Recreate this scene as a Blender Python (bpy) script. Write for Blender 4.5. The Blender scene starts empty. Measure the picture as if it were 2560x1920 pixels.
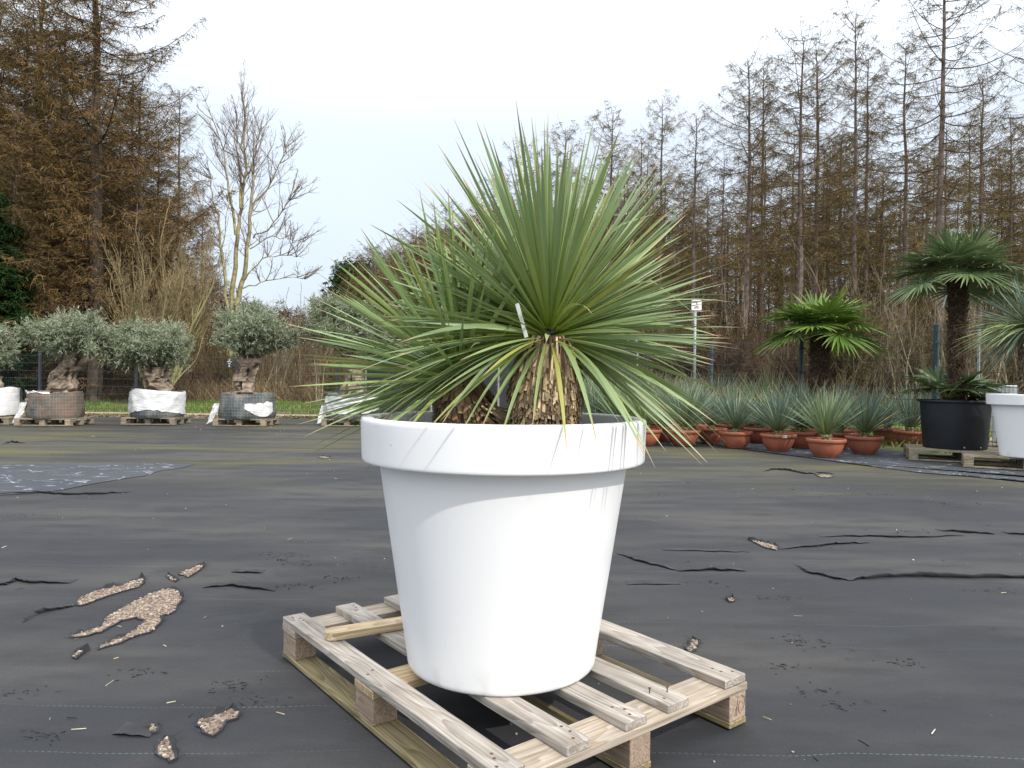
import bpy, math, random
import numpy as np
from mathutils import Vector, Matrix, Euler, noise as mnoise
R = math.radians
rng = np.random.default_rng(7)
random.seed(7)
scn = bpy.context.scene
COL = scn.collection

# ------------------------------------------------------------------ camera
CF, CH, CP, CR = 1795.0, 0.935, math.atan(10 / 1795.0), 0.011
cam_d = bpy.data.cameras.new("camera")
cam_d.lens = 36.0 * CF / 2560.0
cam_d.sensor_width = 36.0
cam_d.clip_start = 0.05
cam_d.clip_end = 600.0
cam = bpy.data.objects.new("camera", cam_d)
cam.matrix_world = (Matrix.Translation((0, 0, CH)) @ Euler((math.pi / 2 - CP, 0, 0)).to_matrix().to_4x4()
                    @ Matrix.Rotation(CR, 4, 'Z'))
COL.objects.link(cam)
scn.camera = cam

def ray(px, py):
    x, y = px - 1280.0, py - 960.0
    c, s = math.cos(CR), math.sin(CR)
    x, y = x * c + y * s, -x * s + y * c
    d = Vector((x / CF, 1.0, -y / CF))
    cp, sp = math.cos(CP), math.sin(CP)
    return Vector((d.x, d.y * cp + d.z * sp, -d.y * sp + d.z * cp))
def on_z(px, py, z=0.0):
    d = ray(px, py); k = (z - CH) / d.z
    return (d.x * k, d.y * k)
def on_y(px, py, Y):
    d = ray(px, py); k = Y / d.y
    return Vector((d.x * k, Y, CH + d.z * k))

# ------------------------------------------------------------------ sky, sun, exposure
SUN_AZ, SUN_EL = R(38), R(43)      # azimuth to the right of the direction behind the camera
sd = Vector((math.sin(SUN_AZ) * math.cos(SUN_EL), -math.cos(SUN_AZ) * math.cos(SUN_EL), math.sin(SUN_EL)))
w = bpy.data.worlds.new("World"); scn.world = w; w.use_nodes = True
nt = w.node_tree; nt.nodes.clear()
def N(nt, t, **k):
    n = nt.nodes.new(t)
    for a, b in k.items():
        setattr(n, a, b)
    return n
out = N(nt, 'ShaderNodeOutputWorld')
sky = N(nt, 'ShaderNodeTexSky', sky_type='NISHITA', sun_disc=False)
sky.sun_elevation = SUN_EL
sky.sun_rotation = math.atan2(sd.x, sd.y)
sky.air_density = 1.2; sky.dust_density = 3.0
bg1 = N(nt, 'ShaderNodeBackground'); bg1.inputs[1].default_value = 0.05
nt.links.new(sky.outputs[0], bg1.inputs[0])
tc = N(nt, 'ShaderNodeTexCoord'); sx = N(nt, 'ShaderNodeSeparateXYZ')
nt.links.new(tc.outputs['Generated'], sx.inputs[0])
rp = N(nt, 'ShaderNodeValToRGB')
rp.color_ramp.elements[0].position = 0.0; rp.color_ramp.elements[0].color = (0.28, 0.31, 0.345, 1)
rp.color_ramp.elements[1].position = 1.0; rp.color_ramp.elements[1].color = (1.0, 1.0, 1.0, 1)
for p, c in ((0.12, (0.305, 0.337, 0.388, 1)), (0.32, (0.365, 0.393, 0.430, 1)), (0.5, (0.64, 0.665, 0.69, 1))):
    e = rp.color_ramp.elements.new(p); e.color = c
nt.links.new(sx.outputs['Z'], rp.inputs[0])
bg2 = N(nt, 'ShaderNodeBackground'); bg2.inputs[1].default_value = 2.15
cn = N(nt, 'ShaderNodeTexNoise'); cn.inputs['Scale'].default_value = 2.0; cn.inputs['Detail'].default_value = 4
nt.links.new(tc.outputs['Generated'], cn.inputs['Vector'])
cm = N(nt, 'ShaderNodeMapRange'); cm.inputs['To Min'].default_value = 0.86; cm.inputs['To Max'].default_value = 1.12
nt.links.new(cn.outputs['Fac'], cm.inputs['Value'])
cv = N(nt, 'ShaderNodeVectorMath', operation='SCALE')
nt.links.new(rp.outputs[0], cv.inputs[0]); nt.links.new(cm.outputs[0], cv.inputs['Scale'])
nt.links.new(cv.outputs[0], bg2.inputs[0])
add = N(nt, 'ShaderNodeAddShader')
nt.links.new(bg1.outputs[0], add.inputs[0]); nt.links.new(bg2.outputs[0], add.inputs[1])
nt.links.new(add.outputs[0], out.inputs[0])
sl = bpy.data.lights.new("sun", 'SUN'); sl.energy = 2.9; sl.angle = R(1.0); sl.color = (1.0, 0.95, 0.88)
so = bpy.data.objects.new("sun", sl); COL.objects.link(so)
so.rotation_euler = (-sd).to_track_quat('-Z', 'Y').to_euler()
scn.view_settings.view_transform = 'Standard'; scn.view_settings.look = 'None'
scn.view_settings.exposure = 0.0; scn.view_settings.gamma = 1.0

# ------------------------------------------------------------------ helpers
class G:
    """collects geometry, then links it as ONE mesh object"""
    def __init__(s):
        s.v = []; s.c = []; s.q = []; s.t = []; s.n = 0
    def add(s, v, quads=None, tris=None, col=(0.5, 0.5, 0.5)):
        v = np.asarray(v, float).reshape(-1, 3)
        c = np.asarray(col, float)
        if c.ndim == 1:
            c = np.tile(c[:3], (len(v), 1))
        s.v.append(v); s.c.append(c[:, :3])
        if quads is not None and len(quads): s.q.append(np.asarray(quads, int).reshape(-1, 4) + s.n)
        if tris is not None and len(tris): s.t.append(np.asarray(tris, int).reshape(-1, 3) + s.n)
        s.n += len(v)
    def box(s, x0, x1, y0, y1, z0, z1, col=(0.5, 0.5, 0.5), M=None, bev=0.0):
        if bev > 0:
            b = bev
            v = []
            for z, i in ((z0, b), (z0 + b, 0), (z1 - b, 0), (z1, b)):
                for (x, y, cx, cy) in ((x0, y0, 1, 1), (x1, y0, -1, 1), (x1, y1, -1, -1), (x0, y1, 1, -1)):
                    o = b if i else 0
                    # two verts per corner
                    if (x, y) in ((x0, y0), (x1, y1)):
                        v += [(x + cx * o, y + cy * (b + o * 0), z), (x + cx * (b + o * 0), y + cy * o, z)]
                    else:
                        v += [(x + cx * (b + o * 0), y + cy * o, z), (x + cx * o, y + cy * (b + o * 0), z)]
            q = []
            for k in range(3):
                for j in range(8):
                    q.append((k * 8 + j, k * 8 + (j + 1) % 8, k * 8 + 8 + (j + 1) % 8, k * 8 + 8 + j))
            q += [(24, 25, 26, 27), (24, 27, 28, 31), (28, 29, 30, 31), (3, 2, 1, 0), (7, 4, 3, 0), (7, 6, 5, 4)]
        else:
            v = [(x, y, z) for z in (z0, z1) for (x, y) in ((x0, y0), (x1, y0), (x1, y1), (x0, y1))]
            q = [(3, 2, 1, 0), (4, 5, 6, 7), (0, 1, 5, 4), (1, 2, 6, 5), (2, 3, 7, 6), (3, 0, 4, 7)]
        v = np.array(v, float)
        if M is not None:
            v = np.array([M @ Vector(p) for p in v])
        s.add(v, q, col=col)
    def tube(s, pts, rad, n=6, col=(0.5, 0.5, 0.5), cap=True):
        P = np.asarray(pts, float); K = len(P)
        rad = np.broadcast_to(np.asarray(rad, float), (K,))
        T = np.gradient(P, axis=0); T /= np.linalg.norm(T, axis=1)[:, None] + 1e-9
        ref = np.array([0, 0, 1.0]) if abs(T[0][2]) < 0.9 else np.array([1.0, 0, 0])
        U = np.cross(T, ref); U /= np.linalg.norm(U, axis=1)[:, None] + 1e-9
        W = np.cross(T, U)
        a = np.arange(n) * 2 * math.pi / n
        v = P[:, None, :] + rad[:, None, None] * (np.cos(a)[None, :, None] * U[:, None, :] + np.sin(a)[None, :, None] * W[:, None, :])
        k = np.arange(K - 1)[:, None] * n; j = np.arange(n)[None, :]; j2 = (j + 1) % n
        q = np.stack([k + j, k + n + j, k + n + j2, k + j2], -1).reshape(-1, 4)
        c = np.asarray(col, float)
        if c.ndim == 2: c = np.repeat(c, n, axis=0)
        vv = v.reshape(-1, 3); t = []
        if cap:
            vv = np.vstack([vv, P[0], P[-1]])
            if c.ndim == 2: c = np.vstack([c, c[0], c[-1]])
            b = K * n
            for i in range(n):
                t += [(b, i, (i + 1) % n), (b + 1, (K - 1) * n + (i + 1) % n, (K - 1) * n + i)]
        s.add(vv, q, t, c)
    def slivers(s, A, B, wd, col, w1=0.3):
        """N thin twigs or blades from A to B, each a narrow two-sided quad tapering to w1"""
        A = np.asarray(A, float); B = np.asarray(B, float); n = len(A)
        if n == 0: return
        D = B - A; rv = rng.normal(size=(n, 3)); S = np.cross(D, rv); S /= np.linalg.norm(S, axis=1)[:, None] + 1e-9
        wd = np.broadcast_to(np.asarray(wd, float), (n,))[:, None]
        v = np.stack([A - S * wd / 2, A + S * wd / 2, B + S * wd / 2 * w1, B - S * wd / 2 * w1], 1)
        c = np.asarray(col, float)
        c = np.tile(c, (n * 4, 1)) if c.ndim == 1 else np.repeat(c, 4, axis=0)
        s.add(v.reshape(-1, 3), np.arange(n * 4).reshape(-1, 4), col=c)
    def lathe(s, prof, n=64, col=(0.5, 0.5, 0.5), fn=None):
        P = np.array(prof, float); K = len(P); a = np.arange(n) * 2 * math.pi / n
        v = np.stack([P[:, 0][:, None] * np.cos(a), P[:, 0][:, None] * np.sin(a), np.repeat(P[:, 1][:, None], n, 1)], -1)
        k = np.arange(K - 1)[:, None] * n; j = np.arange(n)[None, :]; j2 = (j + 1) % n
        q = np.stack([k + j, k + j2, k + n + j2, k + n + j], -1).reshape(-1, 4)
        v = v.reshape(-1, 3)
        if fn is not None: v = np.array([fn(p) for p in v])
        s.add(v, q, col=col)
    def grid(s, F, nu, nv, col=(0.5, 0.5, 0.5), close=False):
        v = np.array([F(i / (nu if close else nu - 1), j / (nv - 1)) for i in range(nu) for j in range(nv)], float)
        q = []
        for i in range(nu if close else nu - 1):
            i2 = (i + 1) % nu
            for j in range(nv - 1):
                q.append((i * nv + j, i2 * nv + j, i2 * nv + j + 1, i * nv + j + 1))
        s.add(v, q, col=col)
    def data(s, name, smooth=False):
        V = np.vstack(s.v); C = np.vstack(s.c)
        q = np.vstack(s.q) if s.q else np.zeros((0, 4), int)
        t = np.vstack(s.t) if s.t else np.zeros((0, 3), int)
        me = bpy.data.meshes.new(name)
        me.vertices.add(len(V)); me.vertices.foreach_set('co', V.astype(np.float32).ravel())
        L = np.concatenate([q.ravel(), t.ravel()]); me.loops.add(len(L)); me.loops.foreach_set('vertex_index', L.astype(np.int32))
        st = np.concatenate([np.arange(len(q)) * 4, len(q) * 4 + np.arange(len(t)) * 3]).astype(np.int32)
        me.polygons.add(len(st)); me.polygons.foreach_set('loop_start', st)
        me.polygons.foreach_set('use_smooth', np.full(len(st), smooth))
        me.update(calc_edges=True); me.validate()
        at = me.color_attributes.new('Col', 'FLOAT_COLOR', 'POINT')
        if len(me.vertices) == len(C):
            at.data.foreach_set('color', np.hstack([C, np.ones((len(C), 1))]).astype(np.float32).ravel())
        return me
    def build(s, name, mat, parent=None, smooth=False):
        return obj(name, s.data(name, smooth), mat, parent)

def obj(name, me, mat, parent=None):
    if mat is not None and not len(me.materials): me.materials.append(mat)
    o = bpy.data.objects.new(name, me); COL.objects.link(o)
    if parent is not None: o.parent = parent
    return o
def thing(name, label, cat, loc=(0, 0, 0), rz=0.0, group=None, rot=None):
    o = bpy.data.objects.new(name, None); COL.objects.link(o)
    o.empty_display_size = 0.1
    o.location = loc; o.rotation_euler = rot if rot else (0, 0, rz)
    o['label'] = label; o['category'] = cat
    if group: o['group'] = group
    return o
def tag(o, label=None, cat=None, group=None, kind=None):
    if label: o['label'] = label
    if cat: o['category'] = cat
    if group: o['group'] = group
    if kind: o['kind'] = kind
    return o
KIDS = {}
def children(o): return [c for c in bpy.data.objects if c.parent == o]
def copy_tree(root, loc, rz=0.0, sc=(1, 1, 1), label=None, group=None, tilt=0.0):
    if root.name not in KIDS:
        KIDS[root.name] = [(c, children(c)) for c in children(root)]
    r = root.copy(); COL.objects.link(r); r.location = loc; r.rotation_euler = (0, 0, rz); r.scale = sc
    if tilt: r.rotation_euler = (random.uniform(-tilt, tilt), random.uniform(-tilt, tilt), rz)
    if label: r['label'] = label
    if group: r['group'] = group
    for c, gs in KIDS[root.name]:
        d = c.copy(); COL.objects.link(d); d.parent = r
        for g in gs:
            e = g.copy(); COL.objects.link(e); e.parent = d
    return r
def text_mesh(name, s, size, mat, parent, M, ext=0.0005):
    cu = bpy.data.curves.new(name, 'FONT'); cu.body = s; cu.size = size; cu.extrude = ext
    cu.align_x = 'CENTER'; cu.align_y = 'CENTER'
    o = bpy.data.objects.new(name, cu); COL.objects.link(o); o.data.materials.append(mat)
    bpy.context.view_layer.update(); dg = bpy.context.evaluated_depsgraph_get()
    me = bpy.data.meshes.new_from_object(o.evaluated_get(dg)); bpy.data.objects.remove(o)
    o = obj(name, me, mat, parent); o.matrix_local = M
    return o
def lerp(a, b, t): return a + (b - a) * t

# ------------------------------------------------------------------ materials
def mat_new(name):
    m = bpy.data.materials.new(name); m.use_nodes = True
    nt = m.node_tree; p = nt.nodes['Principled BSDF']
    return m, nt, p
def mat_plain(name, rgb, rough=0.6, var=0.15, scale=8.0, metal=0.0, bump=0.0, bscale=40.0, spec=0.5, stretch=(1, 1, 1), rgb2=None):
    m, nt, p = mat_new(name)
    tc = N(nt, 'ShaderNodeTexCoord'); mp = N(nt, 'ShaderNodeMapping'); mp.inputs['Scale'].default_value = stretch
    nt.links.new(tc.outputs['Object'], mp.inputs[0])
    nz = N(nt, 'ShaderNodeTexNoise'); nz.inputs['Scale'].default_value = scale; nz.inputs['Detail'].default_value = 6
    nt.links.new(mp.outputs[0], nz.inputs['Vector'])
    r = N(nt, 'ShaderNodeValToRGB')
    c1 = [max(0, x * (1 - var)) for x in rgb]; c2 = rgb2 if rgb2 else [min(1, x * (1 + var)) for x in rgb]
    r.color_ramp.elements[0].position = 0.32; r.color_ramp.elements[1].position = 0.68
    r.color_ramp.elements[0].color = (*c1, 1); r.color_ramp.elements[1].color = (*c2, 1)
    nt.links.new(nz.outputs['Fac'], r.inputs[0]); nt.links.new(r.outputs[0], p.inputs['Base Color'])
    p.inputs['Roughness'].default_value = rough; p.inputs['Metallic'].default_value = metal
    p.inputs['Specular IOR Level'].default_value = spec
    if bump > 0:
        n2 = N(nt, 'ShaderNodeTexNoise'); n2.inputs['Scale'].default_value = bscale; n2.inputs['Detail'].default_value = 5
        nt.links.new(mp.outputs[0], n2.inputs['Vector'])
        b = N(nt, 'ShaderNodeBump'); b.inputs['Strength'].default_value = bump; b.inputs['Distance'].default_value = 0.01
        nt.links.new(n2.outputs['Fac'], b.inputs['Height']); nt.links.new(b.outputs[0], p.inputs['Normal'])
    return m
def mat_attr(name, rough=0.7, var=0.25, scale=12.0, spec=0.3, transl=0.0, bump=0.0, bscale=60, mul=1.0):
    """takes the thing's own colour from the mesh attribute, varied by noise"""
    m, nt, p = mat_new(name)
    at = N(nt, 'ShaderNodeAttribute', attribute_name='Col')
    tc = N(nt, 'ShaderNodeTexCoord')
    nz = N(nt, 'ShaderNodeTexNoise'); nz.inputs['Scale'].default_value = scale; nz.inputs['Detail'].default_value = 4
    nt.links.new(tc.outputs['Object'], nz.inputs['Vector'])
    mr = N(nt, 'ShaderNodeMapRange'); mr.inputs['From Min'].default_value = 0.3; mr.inputs['From Max'].default_value = 0.7
    mr.inputs['To Min'].default_value = (1 - var) * mul; mr.inputs['To Max'].default_value = (1 + var) * mul
    nt.links.new(nz.outputs['Fac'], mr.inputs['Value'])
    sc = N(nt, 'ShaderNodeVectorMath', operation='SCALE')
    nt.links.new(at.outputs['Color'], sc.inputs[0]); nt.links.new(mr.outputs[0], sc.inputs['Scale'])
    nt.links.new(sc.outputs[0], p.inputs['Base Color'])
    p.inputs['Roughness'].default_value = rough; p.inputs['Specular IOR Level'].default_value = spec
    if bump > 0:
        n2 = N(nt, 'ShaderNodeTexNoise'); n2.inputs['Scale'].default_value = bscale; n2.inputs['Detail'].default_value = 5
        nt.links.new(tc.outputs['Object'], n2.inputs['Vector'])
        b = N(nt, 'ShaderNodeBump'); b.inputs['Strength'].default_value = bump; b.inputs['Distance'].default_value = 0.01
        nt.links.new(n2.outputs['Fac'], b.inputs['Height']); nt.links.new(b.outputs[0], p.inputs['Normal'])
    if transl > 0:
        tr = N(nt, 'ShaderNodeBsdfTranslucent'); nt.links.new(sc.outputs[0], tr.inputs[0])
        mx = N(nt, 'ShaderNodeMixShader'); mx.inputs[0].default_value = transl
        o = nt.nodes['Material Output']
        nt.links.new(p.outputs[0], mx.inputs[1]); nt.links.new(tr.outputs[0], mx.inputs[2]); nt.links.new(mx.outputs[0], o.inputs[0])
    return m
def mat_wood(name, axis, ca, cb, cdark, gscale=1.0):
    """planed softwood: growth rings cut along the board, grey weathering"""
    m, nt, p = mat_new(name)
    tc = N(nt, 'ShaderNodeTexCoord'); oi = N(nt, 'ShaderNodeObjectInfo')
    ad = N(nt, 'ShaderNodeVectorMath', operation='ADD')
    ms = N(nt, 'ShaderNodeVectorMath', operation='SCALE'); ms.inputs['Scale'].default_value = 37.0
    cb3 = N(nt, 'ShaderNodeCombineXYZ')
    for i in range(3): nt.links.new(oi.outputs['Random'], cb3.inputs[i])
    nt.links.new(cb3.outputs[0], ms.inputs[0]); nt.links.new(tc.outputs['Object'], ad.inputs[0]); nt.links.new(ms.outputs[0], ad.inputs[1])
    mp = N(nt, 'ShaderNodeMapping')
    sc = [9.0, 9.0, 9.0]; sc[axis] = 1.1
    mp.inputs['Scale'].default_value = sc
    nt.links.new(ad.outputs[0], mp.inputs[0])
    n1 = N(nt, 'ShaderNodeTexNoise'); n1.inputs['Scale'].default_value = 1.3 * gscale; n1.inputs['Detail'].default_value = 1.5
    nt.links.new(mp.outputs[0], n1.inputs['Vector'])
    mm = N(nt, 'ShaderNodeMath', operation='MULTIPLY'); mm.inputs[1].default_value = 15.0
    nt.links.new(n1.outputs['Fac'], mm.inputs[0])
    fr = N(nt, 'ShaderNodeMath', operation='FRACT'); nt.links.new(mm.outputs[0], fr.inputs[0])
    r1 = N(nt, 'ShaderNodeValToRGB')
    r1.color_ramp.elements[0].color = (*ca, 1); r1.color_ramp.elements[1].color = (*ca, 1)
    e = r1.color_ramp.elements.new(0.72); e.color = (*cb, 1)
    e = r1.color_ramp.elements.new(0.92); e.color = tuple(lerp(cb[i], cdark[i], 0.3) for i in range(3)) + (1,)
    nt.links.new(fr.outputs[0], r1.inputs[0])
    mp2 = N(nt, 'ShaderNodeMapping'); sc2 = [160.0, 160.0, 160.0]; sc2[axis] = 4.0
    mp2.inputs['Scale'].default_value = sc2; nt.links.new(ad.outputs[0], mp2.inputs[0])
    n2 = N(nt, 'ShaderNodeTexNoise'); n2.inputs['Scale'].default_value = 1.0; n2.inputs['Detail'].default_value = 3
    nt.links.new(mp2.outputs[0], n2.inputs['Vector'])
    mr = N(nt, 'ShaderNodeMapRange'); mr.inputs['From Min'].default_value = 0.3; mr.inputs['From Max'].default_value = 0.75
    mr.inputs['To Min'].default_value = 1.18; mr.inputs['To Max'].default_value = 0.62
    nt.links.new(n2.outputs['Fac'], mr.inputs['Value'])
    n3 = N(nt, 'ShaderNodeTexNoise'); n3.inputs['Scale'].default_value = 6.0; n3.inputs['Detail'].default_value = 5
    nt.links.new(ad.outputs[0], n3.inputs['Vector'])
    mr3 = N(nt, 'ShaderNodeMapRange'); mr3.inputs['From Min'].default_value = 0.35; mr3.inputs['From Max'].default_value = 0.65
    mr3.inputs['To Min'].default_value = 0.78; mr3.inputs['To Max'].default_value = 1.12
    nt.links.new(n3.outputs['Fac'], mr3.inputs['Value'])
    mu = N(nt, 'ShaderNodeMath', operation='MULTIPLY'); nt.links.new(mr.outputs[0], mu.inputs[0]); nt.links.new(mr3.outputs[0], mu.inputs[1])
    s = N(nt, 'ShaderNodeVectorMath', operation='SCALE'); nt.links.new(r1.outputs[0], s.inputs[0]); nt.links.new(mu.outputs[0], s.inputs['Scale'])
    nt.links.new(s.outputs[0], p.inputs['Base Color'])
    p.inputs['Roughness'].default_value = 0.75; p.inputs['Specular IOR Level'].default_value = 0.3
    b = N(nt, 'ShaderNodeBump'); b.inputs['Strength'].default_value = 0.35; b.inputs['Distance'].default_value = 0.002
    nt.links.new(mu.outputs[0], b.inputs['Height']); nt.links.new(b.outputs[0], p.inputs['Normal'])
    return m

def mat_fabric(name, base, dust, algae_rgb, lines=True, threads=0.0, algae=1.0):
    """woven black ground fabric: stitched marker lines, trodden dust, algae bands far from the camera"""
    m, nt, p = mat_new(name)
    L = nt.links.new
    ge = N(nt, 'ShaderNodeNewGeometry'); sp = N(nt, 'ShaderNodeSeparateXYZ'); L(ge.outputs['Position'], sp.inputs[0])
    def noise(scale, det=5, st=(1, 1, 1), rough=0.55, off=(0, 0, 0)):
        mp = N(nt, 'ShaderNodeMapping'); mp.inputs['Scale'].default_value = st; mp.inputs['Location'].default_value = off
        L(ge.outputs['Position'], mp.inputs[0])
        n = N(nt, 'ShaderNodeTexNoise'); n.inputs['Scale'].default_value = scale; n.inputs['Detail'].default_value = det
        n.inputs['Roughness'].default_value = rough
        L(mp.outputs[0], n.inputs['Vector']); return n.outputs['Fac']
    def mrange(v, a, b, c=0.0, d=1.0, sm=True):
        r = N(nt, 'ShaderNodeMapRange'); r.inputs['From Min'].default_value = a; r.inputs['From Max'].default_value = b
        r.inputs['To Min'].default_value = c; r.inputs['To Max'].default_value = d
        if sm: r.interpolation_type = 'SMOOTHSTEP'
        L(v, r.inputs['Value']); return r.outputs[0]
    def mathn(op, a, b):
        n = N(nt, 'ShaderNodeMath', operation=op)
        for i, x in ((0, a), (1, b)):
            if isinstance(x, (int, float)): n.inputs[i].default_value = x
            else: L(x, n.inputs[i])
        return n.outputs[0]
    def mix(f, a, b):
        n = N(nt, 'ShaderNodeMix', data_type='RGBA')
        L(f, n.inputs[0])
        for i, x in ((6, a), (7, b)):
            if isinstance(x, tuple): n.inputs[i].default_value = (*x, 1)
            else: L(x, n.inputs[i])
        return n.outputs[2]
    d1 = mrange(noise(0.9, 6, (0.5, 1.3, 1)), 0.38, 0.66)
    c = mix(d1, base, dust)
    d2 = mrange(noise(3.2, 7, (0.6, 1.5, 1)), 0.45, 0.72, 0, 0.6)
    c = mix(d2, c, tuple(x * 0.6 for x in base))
    # algae where water stands, along the far strips
    al = mrange(noise(0.55, 6, (0.35, 1.5, 1), 0.6, (3, 1, 0)), 0.42, 0.6)
    far = mrange(sp.outputs['Y'], 5.5, 8.0)
    streak = mrange(noise(1.6, 6, (0.25, 2.2, 1), 0.6), 0.38, 0.62, 0.25, 1.0)
    al = mathn('MULTIPLY', mathn('MULTIPLY', mathn('MULTIPLY', al, far), streak), algae)
    c = mix(al, c, algae_rgb)
    # weave and specks of grit
    wv = noise(420, 2, (1, 1, 1)); c2 = N(nt, 'ShaderNodeVectorMath', operation='SCALE')
    L(c, c2.inputs[0]); L(mrange(wv, 0.3, 0.7, 0.72, 1.3, False), c2.inputs['Scale']); c = c2.outputs[0]
    vo = N(nt, 'ShaderNodeTexVoronoi'); vo.inputs['Scale'].default_value = 13.0; L(ge.outputs['Position'], vo.inputs['Vector'])
    sp1 = mrange(vo.outputs['Distance'], 0.045, 0.02, 0, 1, False)
    c = mix(mathn('MULTIPLY', sp1, mrange(noise(1.4, 3), 0.5, 0.6, 0, .6)), c, (0.20, 0.18, 0.14))
    if lines:
        wob = mathn('MULTIPLY', mathn('SUBTRACT', noise(0.8, 3, (1, 0.3, 1)), 0.5), 0.16)
        yy = mathn('ADD', sp.outputs['Y'], wob)
        f = mathn('FRACT', mathn('MULTIPLY', mathn('ADD', yy, 0.065), 4.05), 0)
        band = mathn('LESS_THAN', mathn('ABSOLUTE', mathn('SUBTRACT', f, 0.5), 0), 0.0062)
        dash = mathn('GREATER_THAN', mathn('FRACT', mathn('MULTIPLY', sp.outputs['X'], 62.0), 0), 0.42)
        msk = mrange(noise(0.9, 4, (0.8, 4.0, 1), 0.6, (7, 0, 0)), 0.46, 0.66, 0.0, 0.42)
        c = mix(mathn('MULTIPLY', mathn('MULTIPLY', band, dash), msk), c, (0.20, 0.33, 0.32))
    if threads > 0:
        nn = noise(2.4, 2, (0.6, 1.2, 1), 0.5, (1, 5, 0))
        t = mathn('LESS_THAN', mathn('ABSOLUTE', mathn('SUBTRACT', nn, 0.5), 0), 0.004)
        nn2 = noise(3.1, 2, (0.5, 1.4, 1), 0.5, (9, 2, 0))
        t2 = mathn('LESS_THAN', mathn('ABSOLUTE', mathn('SUBTRACT', nn2, 0.47), 0), 0.004)
        k = mathn('MULTIPLY', mathn('MAXIMUM', t, t2), mrange(noise(5, 3), 0.48, 0.55, 0, threads))
        c = mix(k, c, (0.45, 0.5, 0.55))
    L(c, p.inputs['Base Color'])
    p.inputs['Roughness'].default_value = 0.78; p.inputs['Specular IOR Level'].default_value = 0.35
    b1 = N(nt, 'ShaderNodeBump'); b1.inputs['Strength'].default_value = 0.5; b1.inputs['Distance'].default_value = 0.03
    hh = mathn('ADD', noise(2.2, 5, (0.6, 1.4, 1)), mathn('MULTIPLY', noise(9.0, 4, (0.5, 1.6, 1)), 0.25))
    L(hh, b1.inputs['Height'])
    b2 = N(nt, 'ShaderNodeBump'); b2.inputs['Strength'].default_value = 0.4; b2.inputs['Distance'].default_value = 0.0015
    L(wv, b2.inputs['Height']); L(b1.outputs[0], b2.inputs['Normal']); L(b2.outputs[0], p.inputs['Normal'])
    return m

def mat_yucca(name, mid, alt, basec, transl=0.12, rough=0.42, tipc=(0.42, 0.30, 0.16)):
    """attribute: R = leaf, G = distance from the base, B = distance from the midrib"""
    m, nt, p = mat_new(name); L = nt.links.new
    at = N(nt, 'ShaderNodeAttribute', attribute_name='Col'); sp = N(nt, 'ShaderNodeSeparateColor'); L(at.outputs['Color'], sp.inputs[0])
    def ramp(v, pts):
        r = N(nt, 'ShaderNodeValToRGB'); e = r.color_ramp.elements
        e[0].position, e[0].color = pts[0][0], (*pts[0][1], 1); e[1].position, e[1].color = pts[-1][0], (*pts[-1][1], 1)
        for a, b in pts[1:-1]:
            x = e.new(a); x.color = (*b, 1)
        L(v, r.inputs[0]); return r.outputs[0]
    def mix(f, a, b):
        n = N(nt, 'ShaderNodeMix', data_type='RGBA'); L(f, n.inputs[0])
        for i, x in ((6, a), (7, b)):
            if isinstance(x, tuple): n.inputs[i].default_value = (*x, 1)
            else: L(x, n.inputs[i])
        return n.outputs[2]
    v = lambda x: (x, x, x)
    leaf = ramp(sp.outputs[0], [(0, mid), (0.45, alt), (0.8, mid), (0.94, tuple(x * 1.2 for x in mid)), (0.97, (0.34, 0.34, 0.08)), (1.0, (0.33, 0.24, 0.12))])
    c = mix(ramp(sp.outputs[1], [(0.0, v(1)), (0.3, v(0.35)), (0.6, v(0.0))]), leaf, basec)
    c = mix(ramp(sp.outputs[2], [(0.0, v(0)), (0.78, v(0)), (0.95, v(0.75))]), c, (0.36, 0.40, 0.10))
    tc = N(nt, 'ShaderNodeTexCoord'); nz = N(nt, 'ShaderNodeTexNoise'); nz.inputs['Scale'].default_value = 25; L(tc.outputs['Object'], nz.inputs['Vector'])
    ad = N(nt, 'ShaderNodeMath', operation='MULTIPLY_ADD'); L(nz.outputs['Fac'], ad.inputs[0]); ad.inputs[1].default_value = 0.12; L(sp.outputs[1], ad.inputs[2])
    c = mix(ramp(ad.outputs[0], [(0.0, v(0)), (0.955, v(0)), (0.985, v(0.9)), (1.0, v(1))]), c, tipc)
    L(c, p.inputs['Base Color']); p.inputs['Roughness'].default_value = rough; p.inputs['Specular IOR Level'].default_value = 0.55
    tr = N(nt, 'ShaderNodeBsdfTranslucent'); L(c, tr.inputs[0])
    mx = N(nt, 'ShaderNodeMixShader'); mx.inputs[0].default_value = transl
    o = nt.nodes['Material Output']; L(p.outputs[0], mx.inputs[1]); L(tr.outputs[0], mx.inputs[2]); L(mx.outputs[0], o.inputs[0])
    return m

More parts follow.
